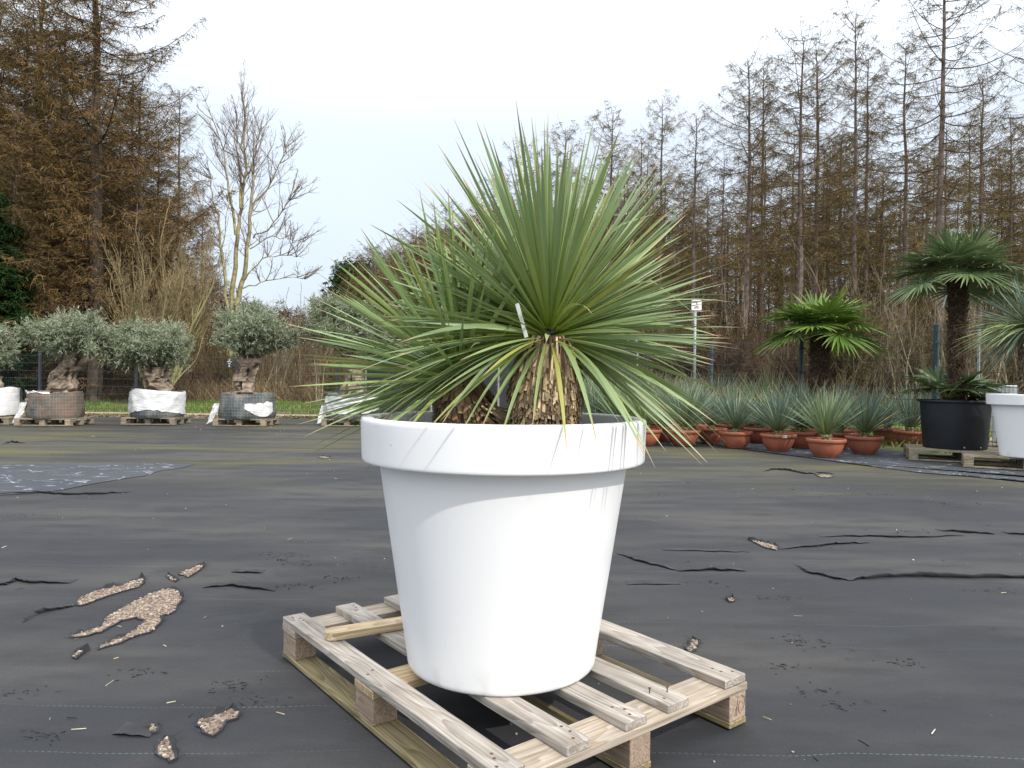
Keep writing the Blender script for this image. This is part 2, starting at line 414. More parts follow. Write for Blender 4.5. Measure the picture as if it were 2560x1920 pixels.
M = {}
M['white'] = mat_plain('white_plastic', (0.86, 0.87, 0.88), 0.32, 0.015, 3.0, bump=0.03, bscale=300, spec=0.5)
def mat_pot():
    m, nt, p = mat_new('white_pot_plastic'); L = nt.links.new; tc = N(nt, 'ShaderNodeTexCoord')
    def nz(sc, d, st=(1, 1, 1)):
        mp = N(nt, 'ShaderNodeMapping'); mp.inputs['Scale'].default_value = st; L(tc.outputs['Object'], mp.inputs[0])
        n = N(nt, 'ShaderNodeTexNoise'); n.inputs['Scale'].default_value = sc; n.inputs['Detail'].default_value = d; L(mp.outputs[0], n.inputs['Vector']); return n.outputs['Fac']
    def mr(v, a, b, c, d):
        r = N(nt, 'ShaderNodeMapRange'); r.interpolation_type = 'SMOOTHSTEP'
        for k, x in zip(('From Min', 'From Max', 'To Min', 'To Max'), (a, b, c, d)): r.inputs[k].default_value = x
        L(v, r.inputs['Value']); return r.outputs[0]
    def mul(a, b):
        n = N(nt, 'ShaderNodeMath', operation='MULTIPLY'); L(a, n.inputs[0]); L(b, n.inputs[1]); return n.outputs[0]
    def mix(f, a, b):
        n = N(nt, 'ShaderNodeMix', data_type='RGBA'); L(f, n.inputs[0])
        for i, x in ((6, a), (7, b)):
            if isinstance(x, tuple): n.inputs[i].default_value = (*x, 1)
            else: L(x, n.inputs[i])
        return n.outputs[2]
    sp = N(nt, 'ShaderNodeSeparateXYZ'); L(tc.outputs['Object'], sp.inputs[0])
    c = mix(nz(2.5, 5), (.84, .85, .86), (.87, .88, .885))
    c = mix(mul(mr(nz(38, 3), .70, .76, 0, 1), mr(nz(3, 3), .52, .6, 0, .45)), c, (.45, .42, .38))
    c = mix(mul(mr(sp.outputs['Z'], .09, .0, 0, 1), mr(nz(16, 6, (1, 1, .6)), .45, .75, 0, .55)), c, (.50, .45, .38))
    c = mix(mul(mr(nz(60, 2, (1, 1, .12)), .66, .74, 0, .35), mr(nz(2.2, 3), .5, .62, 0, 1)), c, (.62, .60, .56))
    L(c, p.inputs['Base Color']); L(mr(nz(7, 5), .3, .7, .30, .46), p.inputs['Roughness'])
    b = N(nt, 'ShaderNodeBump'); b.inputs['Strength'].default_value = .12; b.inputs['Distance'].default_value = .004
    L(nz(9, 4), b.inputs['Height']); L(b.outputs[0], p.inputs['Normal'])
    return m
M['white'] = mat_pot()
M['soil'] = mat_plain('soil', (0.05, 0.035, 0.025), 0.95, 0.5, 30, bump=1.0, bscale=60)
M['top_wood'] = mat_wood('weathered_board', 0, (0.45, 0.415, 0.375), (0.345, 0.305, 0.26), (0.19, 0.15, 0.12))
M['cross_wood'] = mat_wood('weathered_cross_board', 1, (0.47, 0.41, 0.34), (0.40, 0.33, 0.25), (0.26, 0.19, 0.125))
M['block_wood'] = mat_wood('block_wood', 0, (0.42, 0.33, 0.255), (0.34, 0.25, 0.18), (0.20, 0.13, 0.085), 1.6)
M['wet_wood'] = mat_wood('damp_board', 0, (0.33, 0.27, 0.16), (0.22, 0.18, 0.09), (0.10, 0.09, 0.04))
M['fresh_wood'] = mat_wood('fresh_slat', 1, (0.58, 0.45, 0.28), (0.50, 0.37, 0.21), (0.32, 0.20, 0.10))
M['rust'] = mat_plain('rusty_nail', (0.10, 0.05, 0.035), 0.7, 0.4, 200)
M['old_wood'] = mat_wood('old_pallet_wood', 0, (0.34, 0.30, 0.22), (0.25, 0.21, 0.15), (0.12, 0.10, 0.07))
M['terra'] = mat_plain('terracotta_plastic', (0.35, 0.115, 0.065), 0.55, 0.25, 4, spec=0.4)
M['black'] = mat_plain('black_plastic', (0.013, 0.016, 0.022), 0.6, 0.25, 6, bump=0.05, bscale=90)
M['yucca'] = mat_yucca('yucca_leaf', (0.245, 0.325, 0.125), (0.21, 0.305, 0.17), (0.20, 0.28, 0.035))
M['yucca2'] = mat_yucca('yucca_leaf_lime', (0.24, 0.34, 0.12), (0.21, 0.31, 0.15), (0.19, 0.28, 0.04))
M['yb'] = mat_yucca('yucca_leaf_blue', (0.12, 0.19, 0.155), (0.10, 0.165, 0.15), (0.12, 0.15, 0.05), 0.08, 0.5)
M['yg'] = mat_yucca('yucca_leaf_green', (0.17, 0.25, 0.13), (0.14, 0.21, 0.13), (0.14, 0.18, 0.05), 0.08, 0.5)
M['attr'] = mat_attr('natural_fibre', 0.8, 0.25, 40, 0.2)
M['bark'] = mat_attr('bark', 0.9, 0.45, 5, 0.15, bump=0.8, bscale=18)
M['olivebark'] = mat_attr('gnarled_bark', 0.9, 0.55, 9, 0.15, bump=1.0, bscale=22)
M['twig'] = mat_attr('twigs', 0.9, 0.38, 0.8, 0.1, mul=0.84)
M['olive'] = mat_attr('olive_leaf', 0.5, 0.2, 3.0, 0.4, 0.1)
M['palm'] = mat_attr('palm_leaf', 0.4, 0.15, 4.0, 0.45, 0.12)
M['grass'] = mat_attr('grass', 0.7, 0.3, 0.7, 0.2, 0.2)
M['wrap'] = mat_plain('white_wrap', (0.72, 0.73, 0.74), 0.4, 0.10, 4, bump=1.0, bscale=9, stretch=(1, 1, 6))
M['steel_dark'] = mat_plain('dark_coated_wire', (0.03, 0.035, 0.045), 0.5, 0.1, 10)
M['post_blue'] = mat_plain('blue_grey_post', (0.028, 0.055, 0.075), 0.45, 0.15, 10)
M['galv'] = mat_plain('galvanised_steel', (0.30, 0.33, 0.36), 0.45, 0.04, 3, metal=0.2)
M['signwhite'] = mat_plain('sign_white', (0.78, 0.78, 0.78), 0.4, 0.03, 6)
M['signred'] = mat_plain('sign_red', (0.32, 0.03, 0.05), 0.5, 0.05, 6)
M['signblue'] = mat_plain('sign_navy', (0.03, 0.035, 0.07), 0.5, 0.05, 6)
M['ink'] = mat_plain('ink', (0.03, 0.03, 0.05), 0.6, 0.05, 6)
M['pencil'] = mat_plain('pencil', (0.13, 0.09, 0.08), 0.8, 0.05, 6)
M['tagwhite'] = mat_plain('white_tag', (0.82, 0.83, 0.84), 0.5, 0.03, 9)
M['shade'] = mat_plain('shade_cloth', (0.022, 0.024, 0.030), 0.75, 0.2, 3, bump=0.3, bscale=5)
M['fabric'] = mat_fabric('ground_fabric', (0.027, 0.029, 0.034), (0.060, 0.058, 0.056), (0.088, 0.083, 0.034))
M['fabric_new'] = mat_fabric('new_ground_fabric', (0.045, 0.052, 0.068), (0.058, 0.064, 0.077), (0.11, 0.11, 0.06), False, 0.8, 0.25)
M['fabric_dark'] = mat_plain('torn_fabric', (0.02, 0.02, 0.022), 0.9, 0.5, 30)
M['fold'] = mat_plain('fabric_fold', (0.028, 0.030, 0.035), 0.85, 0.3, 12)
M['gravel'] = mat_plain('gravel', (0.20, 0.145, 0.12), 0.9, 0.45, 60, bump=1.0, bscale=90, rgb2=[0.33, 0.26, 0.21])
M['path'] = mat_plain('gravel_path', (0.36, 0.30, 0.24), 0.9, 0.25, 8, bump=0.5, bscale=30)
def mat_ground():
    m, nt, p = mat_new('wood_floor_and_turf'); L = nt.links.new
    ge = N(nt, 'ShaderNodeNewGeometry')
    n1 = N(nt, 'ShaderNodeTexNoise'); n1.inputs['Scale'].default_value = 0.35; n1.inputs['Detail'].default_value = 7; L(ge.outputs['Position'], n1.inputs['Vector'])
    n2 = N(nt, 'ShaderNodeTexNoise'); n2.inputs['Scale'].default_value = 6.0; n2.inputs['Detail'].default_value = 6; L(ge.outputs['Position'], n2.inputs['Vector'])
    r1 = N(nt, 'ShaderNodeValToRGB'); r1.color_ramp.elements[0].position = 0.45; r1.color_ramp.elements[1].position = 0.6
    r1.color_ramp.elements[0].color = (0.08, 0.115, 0.03, 1); r1.color_ramp.elements[1].color = (0.15, 0.105, 0.065, 1); L(n1.outputs['Fac'], r1.inputs[0])
    mr = N(nt, 'ShaderNodeMapRange'); mr.inputs['To Min'].default_value = 0.5; mr.inputs['To Max'].default_value = 1.5; L(n2.outputs['Fac'], mr.inputs['Value'])
    s = N(nt, 'ShaderNodeVectorMath', operation='SCALE'); L(r1.outputs[0], s.inputs[0]); L(mr.outputs[0], s.inputs['Scale']); L(s.outputs[0], p.inputs['Base Color'])
    p.inputs['Roughness'].default_value = 0.95
    return m
M['ground'] = mat_ground()

# ------------------------------------------------------------------ ground
g = G(); S = 320.0
g.add([(-S, -S, 0), (S, -S, 0), (S, S, 0), (-S, S, 0)], [(0, 1, 2, 3)])
tag(g.build('ground', M['ground']), kind='structure')
def sheet(name, pts, z, mat, label=None):
    me = bpy.data.meshes.new(name)
    me.from_pydata([(x, y, z) for x, y in pts], [], [tuple(range(len(pts)))]); me.update()
    o = obj(name, me, mat); return tag(o, label, kind='structure')
FENCE_L_Y = 18.0
FR = [(2.75, 18.0), (3.17, 16.95), (4.05, 14.6), (4.93, 12.25), (5.87, 9.95), (6.75, 7.6), (7.65, 5.3)]
def jag(a, b, n, amp):
    return [(lerp(a[0], b[0], i / n) + random.uniform(-amp, amp), lerp(a[1], b[1], i / n) + random.uniform(-amp, amp)) for i in range(n)]
pts = [(-45, -8), (45, -8), (45, 0.0), (8.9, 2.5)] + jag((7.6, 5.0), (2.7, 16.6), 26, 0.05) + jag((2.7, 16.75), (-28, 16.3), 60, 0.09) + [(-45, 16.3)]
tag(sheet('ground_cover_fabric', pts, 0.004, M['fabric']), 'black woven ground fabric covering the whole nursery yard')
# second, newer sheets
e1 = [(1150, 1088), (1400, 1093), (1650, 1098), (1760, 1110), (1850, 1124), (1979, 1140), (2080, 1155), (2170, 1166), (2300, 1184), (2420, 1193), (2560, 1207), (2700, 1225)]
edge = [on_z(a + random.uniform(-3, 3), b + random.uniform(-1.0, 1.0)) for a, b in e1]
pts = edge + [(9.0, 4.4), (7.62, 4.9), (2.9, 15.6), (0.4, 15.6)]
tag(sheet('newer_ground_fabric', pts, 0.008, M['fabric_new']), 'newer dark fabric strip under the rows of potted yuccas')
# its loose front edge casts a thin dark line
g = G()
ee = [Vector((x, y, 0)) for x, y in edge]
P = []
for i in range(len(ee) - 1):
    for k in range(8):
        t = k / 8; a = ee[i].lerp(ee[i + 1], t); P.append(a)
for i in range(len(P) - 1):
    a, b = P[i], P[i + 1]
    ha = 0.012 + 0.010 * mnoise.noise(a * 3); hb = 0.012 + 0.010 * mnoise.noise(b * 3)
    ha = max(ha, .006); hb = max(hb, .006)
    g.add([(a.x, a.y + 0.06, 0.009), (b.x, b.y + 0.06, 0.009), (b.x, b.y - 0.03, hb + .006), (a.x, a.y - 0.03, ha + .006), (a.x, a.y - 0.028, ha), (b.x, b.y - 0.028, hb), (b.x, b.y + 0.03, 0.0085), (a.x, a.y + 0.03, .0085)],
          [(0, 3, 2, 1), (3, 4, 5, 2), (4, 7, 6, 5)])
tag(g.build('fabric_edge', M['fabric_new']), kind='structure')
lp = [(-60, 1168), (60, 1163), (150, 1159), (260, 1161), (380, 1160), (488, 1163), (452, 1172), (400, 1179), (360, 1192), (300, 1200), (215, 1215), (150, 1228), (80, 1236), (-60, 1243)]
pts = [on_z(a, b) for a, b in lp]
tag(sheet('fabric_patch', pts[::-1], 0.0085, M['fabric_new']), 'bluish newer fabric patch let into the yard on the left')
sheet('gravel_path', jag((-40, 17.2), (2.6, 17.2), 50, 0.07) + jag((2.6, 18.1), (-40, 18.1), 50, 0.07), 0.006, M['path'])
sheet('gravel_path', jag((9.6, 8.0), (5.4, 19.5), 12, 0.06) + jag((6.0, 19.6), (10.3, 8.2), 12, 0.06), 0.006, M['path'])

# folds and slits in the fabric
def fold(pix, h=0.012, wid=0.05):
    g = G(); P = []
    for i in range(len(pix) - 1):
        for k in range(6):
            t = k / 6; P.append((lerp(pix[i][0], pix[i + 1][0], t), lerp(pix[i][1], pix[i + 1][1], t) + random.uniform(-1.2, 1.2)))
    P.append(pix[-1]); n = len(P); V = []
    for i, (a, b) in enumerate(P):
        x, y = on_z(a, b); k = math.sin(math.pi * (i + .3) / (n - .4)) ** 0.6 * h * random.uniform(0.75, 1.2)
        k = max(k, 0.002)
        V += [(x, y + wid * 1.3, 0.0045), (x, y + wid * .5, 0.004 + k * 0.7), (x, y, 0.004 + k), (x, y - 0.006, 0.004 + k * 0.85), (x, y + 0.012, 0.0045)]
    q = [(i * 5 + j, i * 5 + j + 1, i * 5 + 5 + j + 1, i * 5 + 5 + j) for i in range(n - 1) for j in range(4)]
    g.add(V, q)
    return tag(g.build('fabric_fold', M['fold'], smooth=True), kind='structure')
def c7(L): return [(x / 2.765, 1350 + y / 2.765) for x, y in L]
def c8(L): return [(1500 + x / 2.087, 1200 + y / 2.087) for x, y in L]
for L_, h_ in (([(1912, 1180), (1935, 1174), (1975, 1178), (2010, 1185), (2045, 1188)], .022), ([(2040, 1182), (2085, 1187)], .014), ([(5, 1112), (25, 1107), (60, 1108)], .025), (c7([(-40, 318), (40, 318), (110, 291), (200, 306), (490, 304)]), .018), (c7([(160, 577), (215, 525), (400, 490), (515, 465)]), .018),
           (c7([(1400, 335), (1590, 325), (1720, 340), (1900, 360)]), .012), (c7([(1600, 228), (1810, 235)]), .010), (c7([(780, 1352), (880, 1365), (1040, 1370)]), .008),
           (c8([(925, 366), (1180, 346), (1240, 338), (1410, 332)]), .015), (c8([(400, 480), (560, 476), (760, 480)]), .016),
           (c8([(90, 388), (200, 430), (400, 477)]), .012), (c8([(1030, 455), (1080, 488), (1240, 522), (1300, 528)]), .014),
           (c8([(1300, 528), (1400, 520), (1600, 508), (1800, 516), (2212, 520), (2400, 522)]), .026),
           (c8([(1150, 300), (1400, 299), (1620, 306), (1900, 295)]), .013), (c8([(1770, 268), (1900, 278), (2060, 287)]), .016), (c8([(2120, 284), (2260, 290)]), .014),
           (c8([(330, 372), (560, 376), (780, 381)]), .006), (c8([(140, 550), (420, 548)]), .006),
           ([(-30, 1238), (90, 1234), (160, 1238), (240, 1237), (320, 1232)], .022)):
    fold(L_, h_)

# tears that show the gravel below
TEARS = [c7([(690, 620), (740, 548), (850, 482), (960, 422), (1080, 370), (1190, 345), (1222, 360), (1250, 390), (1250, 430), (1205, 505), (1178, 522), (1120, 537), (1108, 578), (1050, 650), (950, 672), (830, 726), (700, 767), (690, 746), (860, 680), (990, 592), (1002, 562), (940, 545), (840, 572), (760, 612), (690, 650), (560, 680), (500, 692), (490, 676), (600, 645)]),
         c7([(515, 465), (560, 410), (700, 355), (830, 330), (985, 270), (997, 290), (960, 335), (800, 382), (700, 412), (600, 455)]),
         c7([(1245, 245), (1330, 205), (1412, 180), (1390, 215), (1300, 270)]), c7([(1160, 255), (1190, 268), (1217, 285), (1213, 298), (1180, 285)]),
         c7([(1370, 1270), (1385, 1248), (1430, 1246), (1500, 1230), (1600, 1190), (1647, 1215), (1620, 1262), (1570, 1270), (1540, 1300), (1482, 1367), (1408, 1360)]),
         c7([(1075, 1440), (1130, 1385), (1170, 1410), (1190, 1480), (1205, 1545), (1180, 1560), (1120, 1515), (1075, 1490)]),
         c7([(495, 832), (545, 778), (577, 780), (560, 808), (512, 838)]), c7([(1030, 1300), (1070, 1290), (1100, 1345), (1050, 1350)]),
         c8([(780, 318), (860, 335), (925, 355), (920, 373), (860, 358)]), c8([(445, 892), (480, 850), (512, 858), (500, 892), (468, 917)]),
         c8([(668, 632), (690, 622), (695, 640), (675, 644)]),
         [(2040, 1190), (2060, 1188.5), (2084, 1193), (2070, 1196.5), (2052, 1194.5)], [(795, 1145), (805, 1143), (825, 1146), (815, 1148)]]
pebble = []
for T in TEARS:
    poly = [on_z(a, b) for a, b in T]
    # ragged outline
    rag = []
    for i in range(len(poly)):
        a, b = poly[i], poly[(i + 1) % len(poly)]; L_ = math.dist(a, b); n = max(1, int(L_ / 0.02))
        for k in range(n):
            rag.append((lerp(a[0], b[0], k / n) + random.uniform(-.006, .006), lerp(a[1], b[1], k / n) + random.uniform(-.009, .009)))
    sheet('exposed_gravel', rag, 0.009, M['gravel'])
    # frayed fabric lip around it
    g = G(); n = len(rag); cx = sum(p[0] for p in rag) / n; cy = sum(p[1] for p in rag) / n
    area = sum(rag[i][0] * rag[(i + 1) % n][1] - rag[(i + 1) % n][0] * rag[i][1] for i in range(n)); sg = 1 if area > 0 else -1
    V = []; q = []
    for i in range(n):
        a, b, c = rag[i - 1], rag[i], rag[(i + 1) % n]
        tx, ty = c[0] - a[0], c[1] - a[1]; l = math.hypot(tx, ty) + 1e-6; nx, ny = ty / l * sg, -tx / l * sg
        far_side = max(0.0, ny)
        h = 0.004 + 0.016 * far_side * random.choice([random.uniform(.1, .8), random.uniform(.6, 1.9)]); wd = random.uniform(.001, .005) + .022 * far_side * random.uniform(.2, 1.0)
        V += [(b[0] - nx * .003, b[1] - ny * .003, 0.0095), (b[0] + nx * .004, b[1] + ny * .004, 0.006 + h), (b[0] + nx * wd, b[1] + ny * wd, 0.0045)]
    for i in range(n):
        j = (i + 1) % n
        for k in range(2): q.append((i * 3 + k, j * 3 + k, j * 3 + k + 1, i * 3 + k + 1))
    g.add(V, q)
    A = []; B = []
    for i in range(0, n):
        b = rag[i]
        for k in range(4):
            s = Vector((b[0] + random.uniform(-.012, .012), b[1] + random.uniform(-.006, .02), .008)); A.append(s); B.append(s + Vector((random.uniform(-.03, .03), random.uniform(-.02, .02), random.uniform(.001, .014))))
    g.slivers(np.array(A), np.array(B), 0.0016, (0, 0, 0))
    tag(g.build('frayed_fabric_edge', M['fold']), kind='structure')
    # stones inside
    x0, x1 = min(p[0] for p in poly), max(p[0] for p in poly); y0, y1 = min(p[1] for p in poly), max(p[1] for p in poly)
    def inside(x, y):
        c = False
        for i in range(len(poly)):
            a, b = poly[i], poly[i - 1]
            if (a[1] > y) != (b[1] > y) and x < (b[0] - a[0]) * (y - a[1]) / (b[1] - a[1]) + a[0]: c = not c
        return c
    for k in range(int((x1 - x0) * (y1 - y0) * 7000)):
        x, y = random.uniform(x0, x1), random.uniform(y0, y1)
        if inside(x, y): pebble.append((x, y, 0.010, random.uniform(.003, .0075)))
ICO = np.array([(0, 0, 1), (.89, 0, .45), (.28, .85, .45), (-.72, .53, .45), (-.72, -.53, .45), (.28, -.85, .45), (.72, .53, -.45), (-.28, .85, -.45), (-.89, 0, -.45), (-.28, -.85, -.45), (.72, -.53, -.45), (0, 0, -1)])
ICT = [(0, 1, 2), (0, 2, 3), (0, 3, 4), (0, 4, 5), (0, 5, 1), (1, 6, 2), (2, 7, 3), (3, 8, 4), (4, 9, 5), (5, 10, 1), (1, 10, 6), (2, 6, 7), (3, 7, 8), (4, 8, 9), (5, 9, 10), (11, 6, 10), (11, 7, 6), (11, 8, 7), (11, 9, 8), (11, 10, 9)]
def stones(name, L_, pal):
    g = G()
    for (x, y, z, r) in L_:
        v = ICO * r * rng.uniform(.6, 1.3, (1, 3)) * rng.uniform(.85, 1.15, (12, 1)); v[:, 2] *= .7
        g.add(v + (x, y, z), tris=ICT, col=np.array(random.choice(pal)) * random.uniform(.7, 1.2))
    return g.build(name, M['attr'])
PAL = [(.32, .26, .20), (.25, .19, .15), (.38, .33, .27), (.17, .13, .10), (.27, .20, .17), (.36, .31, .23)]
tag(stones('loose_gravel', pebble, PAL), kind='stuff', label='pinkish gravel showing through tears in the fabric')
L_ = []
for k in range(520):
    y = 1.6 + 15 * random.random() ** 1.3; x = random.uniform(-1, 1) * (y * .78)
    if mnoise.noise(Vector((x * .7, y * .7, 3))) < -0.05: continue
    L_.append((x, y, 0.006, random.uniform(.0012, .0042) * (1 + y * .08)))
tag(stones('grit', L_, PAL + [(.3, .27, .2), (.24, .2, .15), (.5, .47, .4)]), kind='stuff', label='small stones scattered over the black fabric')
# straw, twigs and frays strewn on the fabric
g = G(); A = []; B = []; C = []
for k in range(260):
    y = 1.6 + 15 * random.random() ** 1.4; x = random.uniform(-1, 1) * (y * .78)
    s = Vector((x, y, .007)); a = random.uniform(0, 6.28); l = random.uniform(.008, .03) * (1 + y * .08)
    A.append(s); B.append(s + Vector((math.cos(a) * l, math.sin(a) * l, random.uniform(0, .006)))); C.append(random.choice([(.4, .33, .2), (.25, .2, .12), (.015, .015, .017), (.015, .015, .017), (.45, .42, .33)]))
g.slivers(np.array(A), np.array(B), 0.003, np.array(C), .8)
tag(g.build('litter', M['attr']), kind='stuff', label='straw and frayed threads strewn over the fabric')
# dark bunched tufts of fraying fabric
g = G(); A = []; B = []
for (px, py) in [(1980, 1604), (2025, 1612), (1950, 1672), (2250, 1660), (2030, 1730), (2330, 1260), (2460, 1262), (1790, 1462), (1925, 1497), (705, 1402), (760, 1410), (690, 1388), (735, 1470), (860, 1452), (560, 1720), (610, 1712), (640, 1755), (130, 1840), (60, 1735), (350, 1690), (2110, 1770), (1640, 1240), (2200, 1237), (2370, 1262), (1995, 1225), (2080, 1240), (40, 1292), (700, 1395), (2480, 1480), (2240, 1330)]:
    x, y = on_z(px, py); k_ = .05 * (y / 2.5) ** .7
    for k in range(16):
        s = Vector((x + random.gauss(0, k_), y + random.gauss(0, k_ * .5), .005)); A.append(s); B.append(s + Vector((random.uniform(-.022, .022), random.uniform(-.012, .012), random.uniform(.0, .006))))
g.slivers(np.array(A), np.array(B), .004, (0, 0, 0))
tag(g.build('frayed_tufts', M['fabric_dark']), kind='stuff', label='dark frayed tufts where the fabric is worn')

# ------------------------------------------------------------------ hero pallet
TH = -0.9114
def pallet(name, label, L_, W, H, boards, mats, loc, rz, nails=False, group=None, cross=(0, .545, 1.09), cw=.11, full=True, bw=.075):
    t = thing(name, label, 'pallet', loc, rz, group)
    mt, mc, mb, mw = mats
    bt = H * .155
    for i, (a, b) in enumerate(boards):
        g = G(); dx0, dx1 = random.uniform(-.004, .004), random.uniform(-.006, .003); dz = random.uniform(0, .0015)
        g.box(dx0, L_ + dx1, a, b, H - bt + dz * .2, H + dz, bev=.0018)
        o = g.build('top_board', mt, t)
        if nails:
            for cx in cross:
                for k in range(3 if cx != cross[1] else 2):
                    gn = G(); x = cx * L_ / 1.2 + cw * (.25 + .25 * k) + random.uniform(-.008, .008); y = lerp(a, b, random.choice((.25, .5, .75)) + random.uniform(-.08, .08))
                    pop = .012 if (i == 3 and cx == cross[2] and k < 2) else 0.0006
                    gn.tube([(x, y, H + dz - .002), (x, y, H + dz + pop)], .0016 if pop > .005 else .0040, 8)
                    if pop > .005: gn.tube([(x, y, H + dz + pop), (x, y, H + dz + pop + .002)], .0038, 8)
                    gn.build('nail', M['rust'], o)
    for cx in cross:
        x = cx * L_ / 1.2
        g = G(); g.box(x + .001, x + cw, -.001, W + .003, H - 2 * bt - .001, H - bt - .0008, bev=.0015); g.build('cross_board', M['fresh_wood'] if (nails and cx == cross[1]) else mc, t)
    for cx in cross:
        x = cx * L_ / 1.2
        for y in (0.0, (W - bw) / 2, W - bw):
            g = G(); g.box(x + .003, x + cw - .002, y + .002, y + bw - .002, bt + .0005, H - 2 * bt - .0015, bev=.0015); bl = g.build('block', mb, t)
            if nails and cx == cross[2] and y > W - bw - .01:
                # the pencilled figure on the corner block
                for pl in ([(.55, .12), (.51, .5), (.40, .93)], [(.50, .5), (.485, .95)], [(.62, .35), (.56, .6), (.585, .8), (.635, .9)], [(.68, .13), (.80, .25), (.84, .45), (.82, .62), (.70, .8)]):
                    gg = G(); pp = [(x + cw - .0012, y + .002 + (u - .2) / .72 * bw, lerp(H - 2 * bt, bt, v * .85 + .02)) for u, v in pl]
                    gg.tube(pp, .0007, 5); gg.build('pencil_stroke', M['pencil'], bl)
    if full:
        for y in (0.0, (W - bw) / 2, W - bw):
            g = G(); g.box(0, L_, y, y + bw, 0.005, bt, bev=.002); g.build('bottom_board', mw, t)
    return t
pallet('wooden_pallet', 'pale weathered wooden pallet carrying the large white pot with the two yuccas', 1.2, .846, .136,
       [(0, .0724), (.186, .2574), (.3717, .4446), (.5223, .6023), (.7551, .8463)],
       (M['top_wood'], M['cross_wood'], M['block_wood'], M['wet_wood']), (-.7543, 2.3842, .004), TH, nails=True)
# loose slat lying on the pallet
g = G(); a = on_z(812, 1592, .15); b = on_z(1080, 1548, .15)
L_ = math.dist(a, b); ang = math.atan2(b[1] - a[1], b[0] - a[0])
out_ = []
for k in range(9):
    t = math.pi / 2 + math.pi * k / 8; out_.append((.03 + .03 * math.cos(t), .030 * math.sin(t)))
out_ += [(L_, -.030), (L_, .030)]
n = len(out_); V = [(x, y, z) for z in (0, .022) for x, y in out_]
g.add(V, [(i, (i + 1) % n, n + (i + 1) % n, n + i) for i in range(n)], [(n, n + i, n + i + 1) for i in range(1, n - 1)] + [(0, i + 1, i) for i in range(1, n - 1)])
sl_ = g.build('wooden_lath', mat_wood('slat', 0, (0.66, 0.53, 0.35), (0.54, 0.41, 0.25), (0.34, 0.23, 0.12)))
sl_.location = (a[0], a[1], .1435); sl_.rotation_euler = (0, 0, ang)
tag(sl_, 'loose wooden slat with a rounded end lying across the pallet beside the white pot', 'slat')

# ------------------------------------------------------------------ the white pots
def white_pot(label, loc, group=None, tilt=0.0, k=1.0):
    t = thing('plant_pot', label, 'pot', loc, 0, group)
    Hh = .712
    body = [(0, .004), (.236, .004), (.240, .0005), (.254, .0), (.261, .001), (.2655, .004), (.268, .009), (.2692, .018), (.2705, .030)] + [(lerp(.2710, .3560, k / 12), lerp(.035, .612, k / 12)) for k in range(1, 13)]
    g = G(); g.lathe(body, 128); g.build('pot_body', M['white'], t, smooth=True)
    rim = [(.3490, .594), (.3515, .592), (.390, .5895), (.3945, .5900), (.3975, .5915), (.3992, .5945), (.3998, .599), (.4001, .606), (.4015, .64), (.4028, .67), (.4040, .698), (.4040, .7045), (.4022, .7095), (.3985, .712), (.394, .7127), (.378, .7127), (.373, .7115), (.3695, .7085), (.368, .704), (.367, .69), (.363, .66), (.352, .60), (.345, .56)]
    g = G(); g.lathe(rim, 128); g.build('rim', M['white'], t, smooth=True)
    g = G()
    g.lathe([(.3445, .635), (.34, .640), (.2, .65), (0.0001, .655)], 48, fn=lambda p: (p[0], p[1], p[2] + .008 * mnoise.noise(Vector(p) * 20)))
    g.build('soil', M['soil'], t, smooth=True)
    t.scale = (k * .992, k * .992, k * .967)
    return t
PX, PY, PZ = -.022, 2.05, .1415
white_pot('large white plant pot with a broad rim standing on the pallet in front', (PX, PY, PZ))

# ------------------------------------------------------------------ yuccas
def unit(a):
    return a / (np.linalg.norm(a, axis=-1, keepdims=True) + 1e-9)
def leaf_batch(g, P0, D, Sv, L_, W, droop, rnd, K=7, fold_=0.25, bend=None, fan=False):
    """N sword leaves, cross-section of three points (V-fold)"""
    n = len(P0); t = np.linspace(0, 1, K + 1)
    prof = np.interp(t, [0, .06, .2, .5, .75, .92, 1], [.75, .45, .72, 1.0, .78, .27, .04])
    if fan: prof = np.interp(t, [0, .5, .78, 1], [.06, .95, .42, .04])
    P = P0[:, None, :] + D[:, None, :] * (L_[:, None] * t[None, :])[:, :, None]
    P[:, :, 2] -= droop[:, None] * (t[None, :] ** 2) * L_[:, None]
    rk = np.random.default_rng(n + 5); kk_ = np.where(rk.uniform(0, 1, n) < .02, rk.uniform(.5, 1.6, n), 0.0); kt = rk.uniform(.5, .85, n)
    if not fan: P[:, :, 2] -= (L_ * kk_)[:, None] * np.clip(t[None, :] - kt[:, None], 0, 1)
    if bend is not None: P += bend[:, None, :] * ((t[None, :] ** 2) * L_[:, None])[:, :, None]
    Nn = unit(np.cross(Sv, D))
    hw = (W[:, None] * prof[None, :] / 2)[:, :, None]
    A = P - Sv[:, None, :] * hw; B = P + Sv[:, None, :] * hw; Cc = P - Nn[:, None, :] * hw * fold_
    v = np.stack([A, Cc, B], 2).reshape(-1, 3)
    col = np.zeros((n, K + 1, 3, 3)); col[..., 0] = rnd[:, None, None]; col[..., 1] = t[None, :, None]; col[:, :, 0, 2] = 1; col[:, :, 2, 2] = 1
    base = (np.arange(n) * (K + 1) * 3)[:, None]; kk = (np.arange(K) * 3)[None, :]
    q1 = np.stack([base + kk, base + kk + 1, base + kk + 4, base + kk + 3], -1).reshape(-1, 4)
    q2 = np.stack([base + kk + 1, base + kk + 2, base + kk + 5, base + kk + 4], -1).reshape(-1, 4)
    g.add(v, np.vstack([q1, q2]), col=col.reshape(-1, 3))
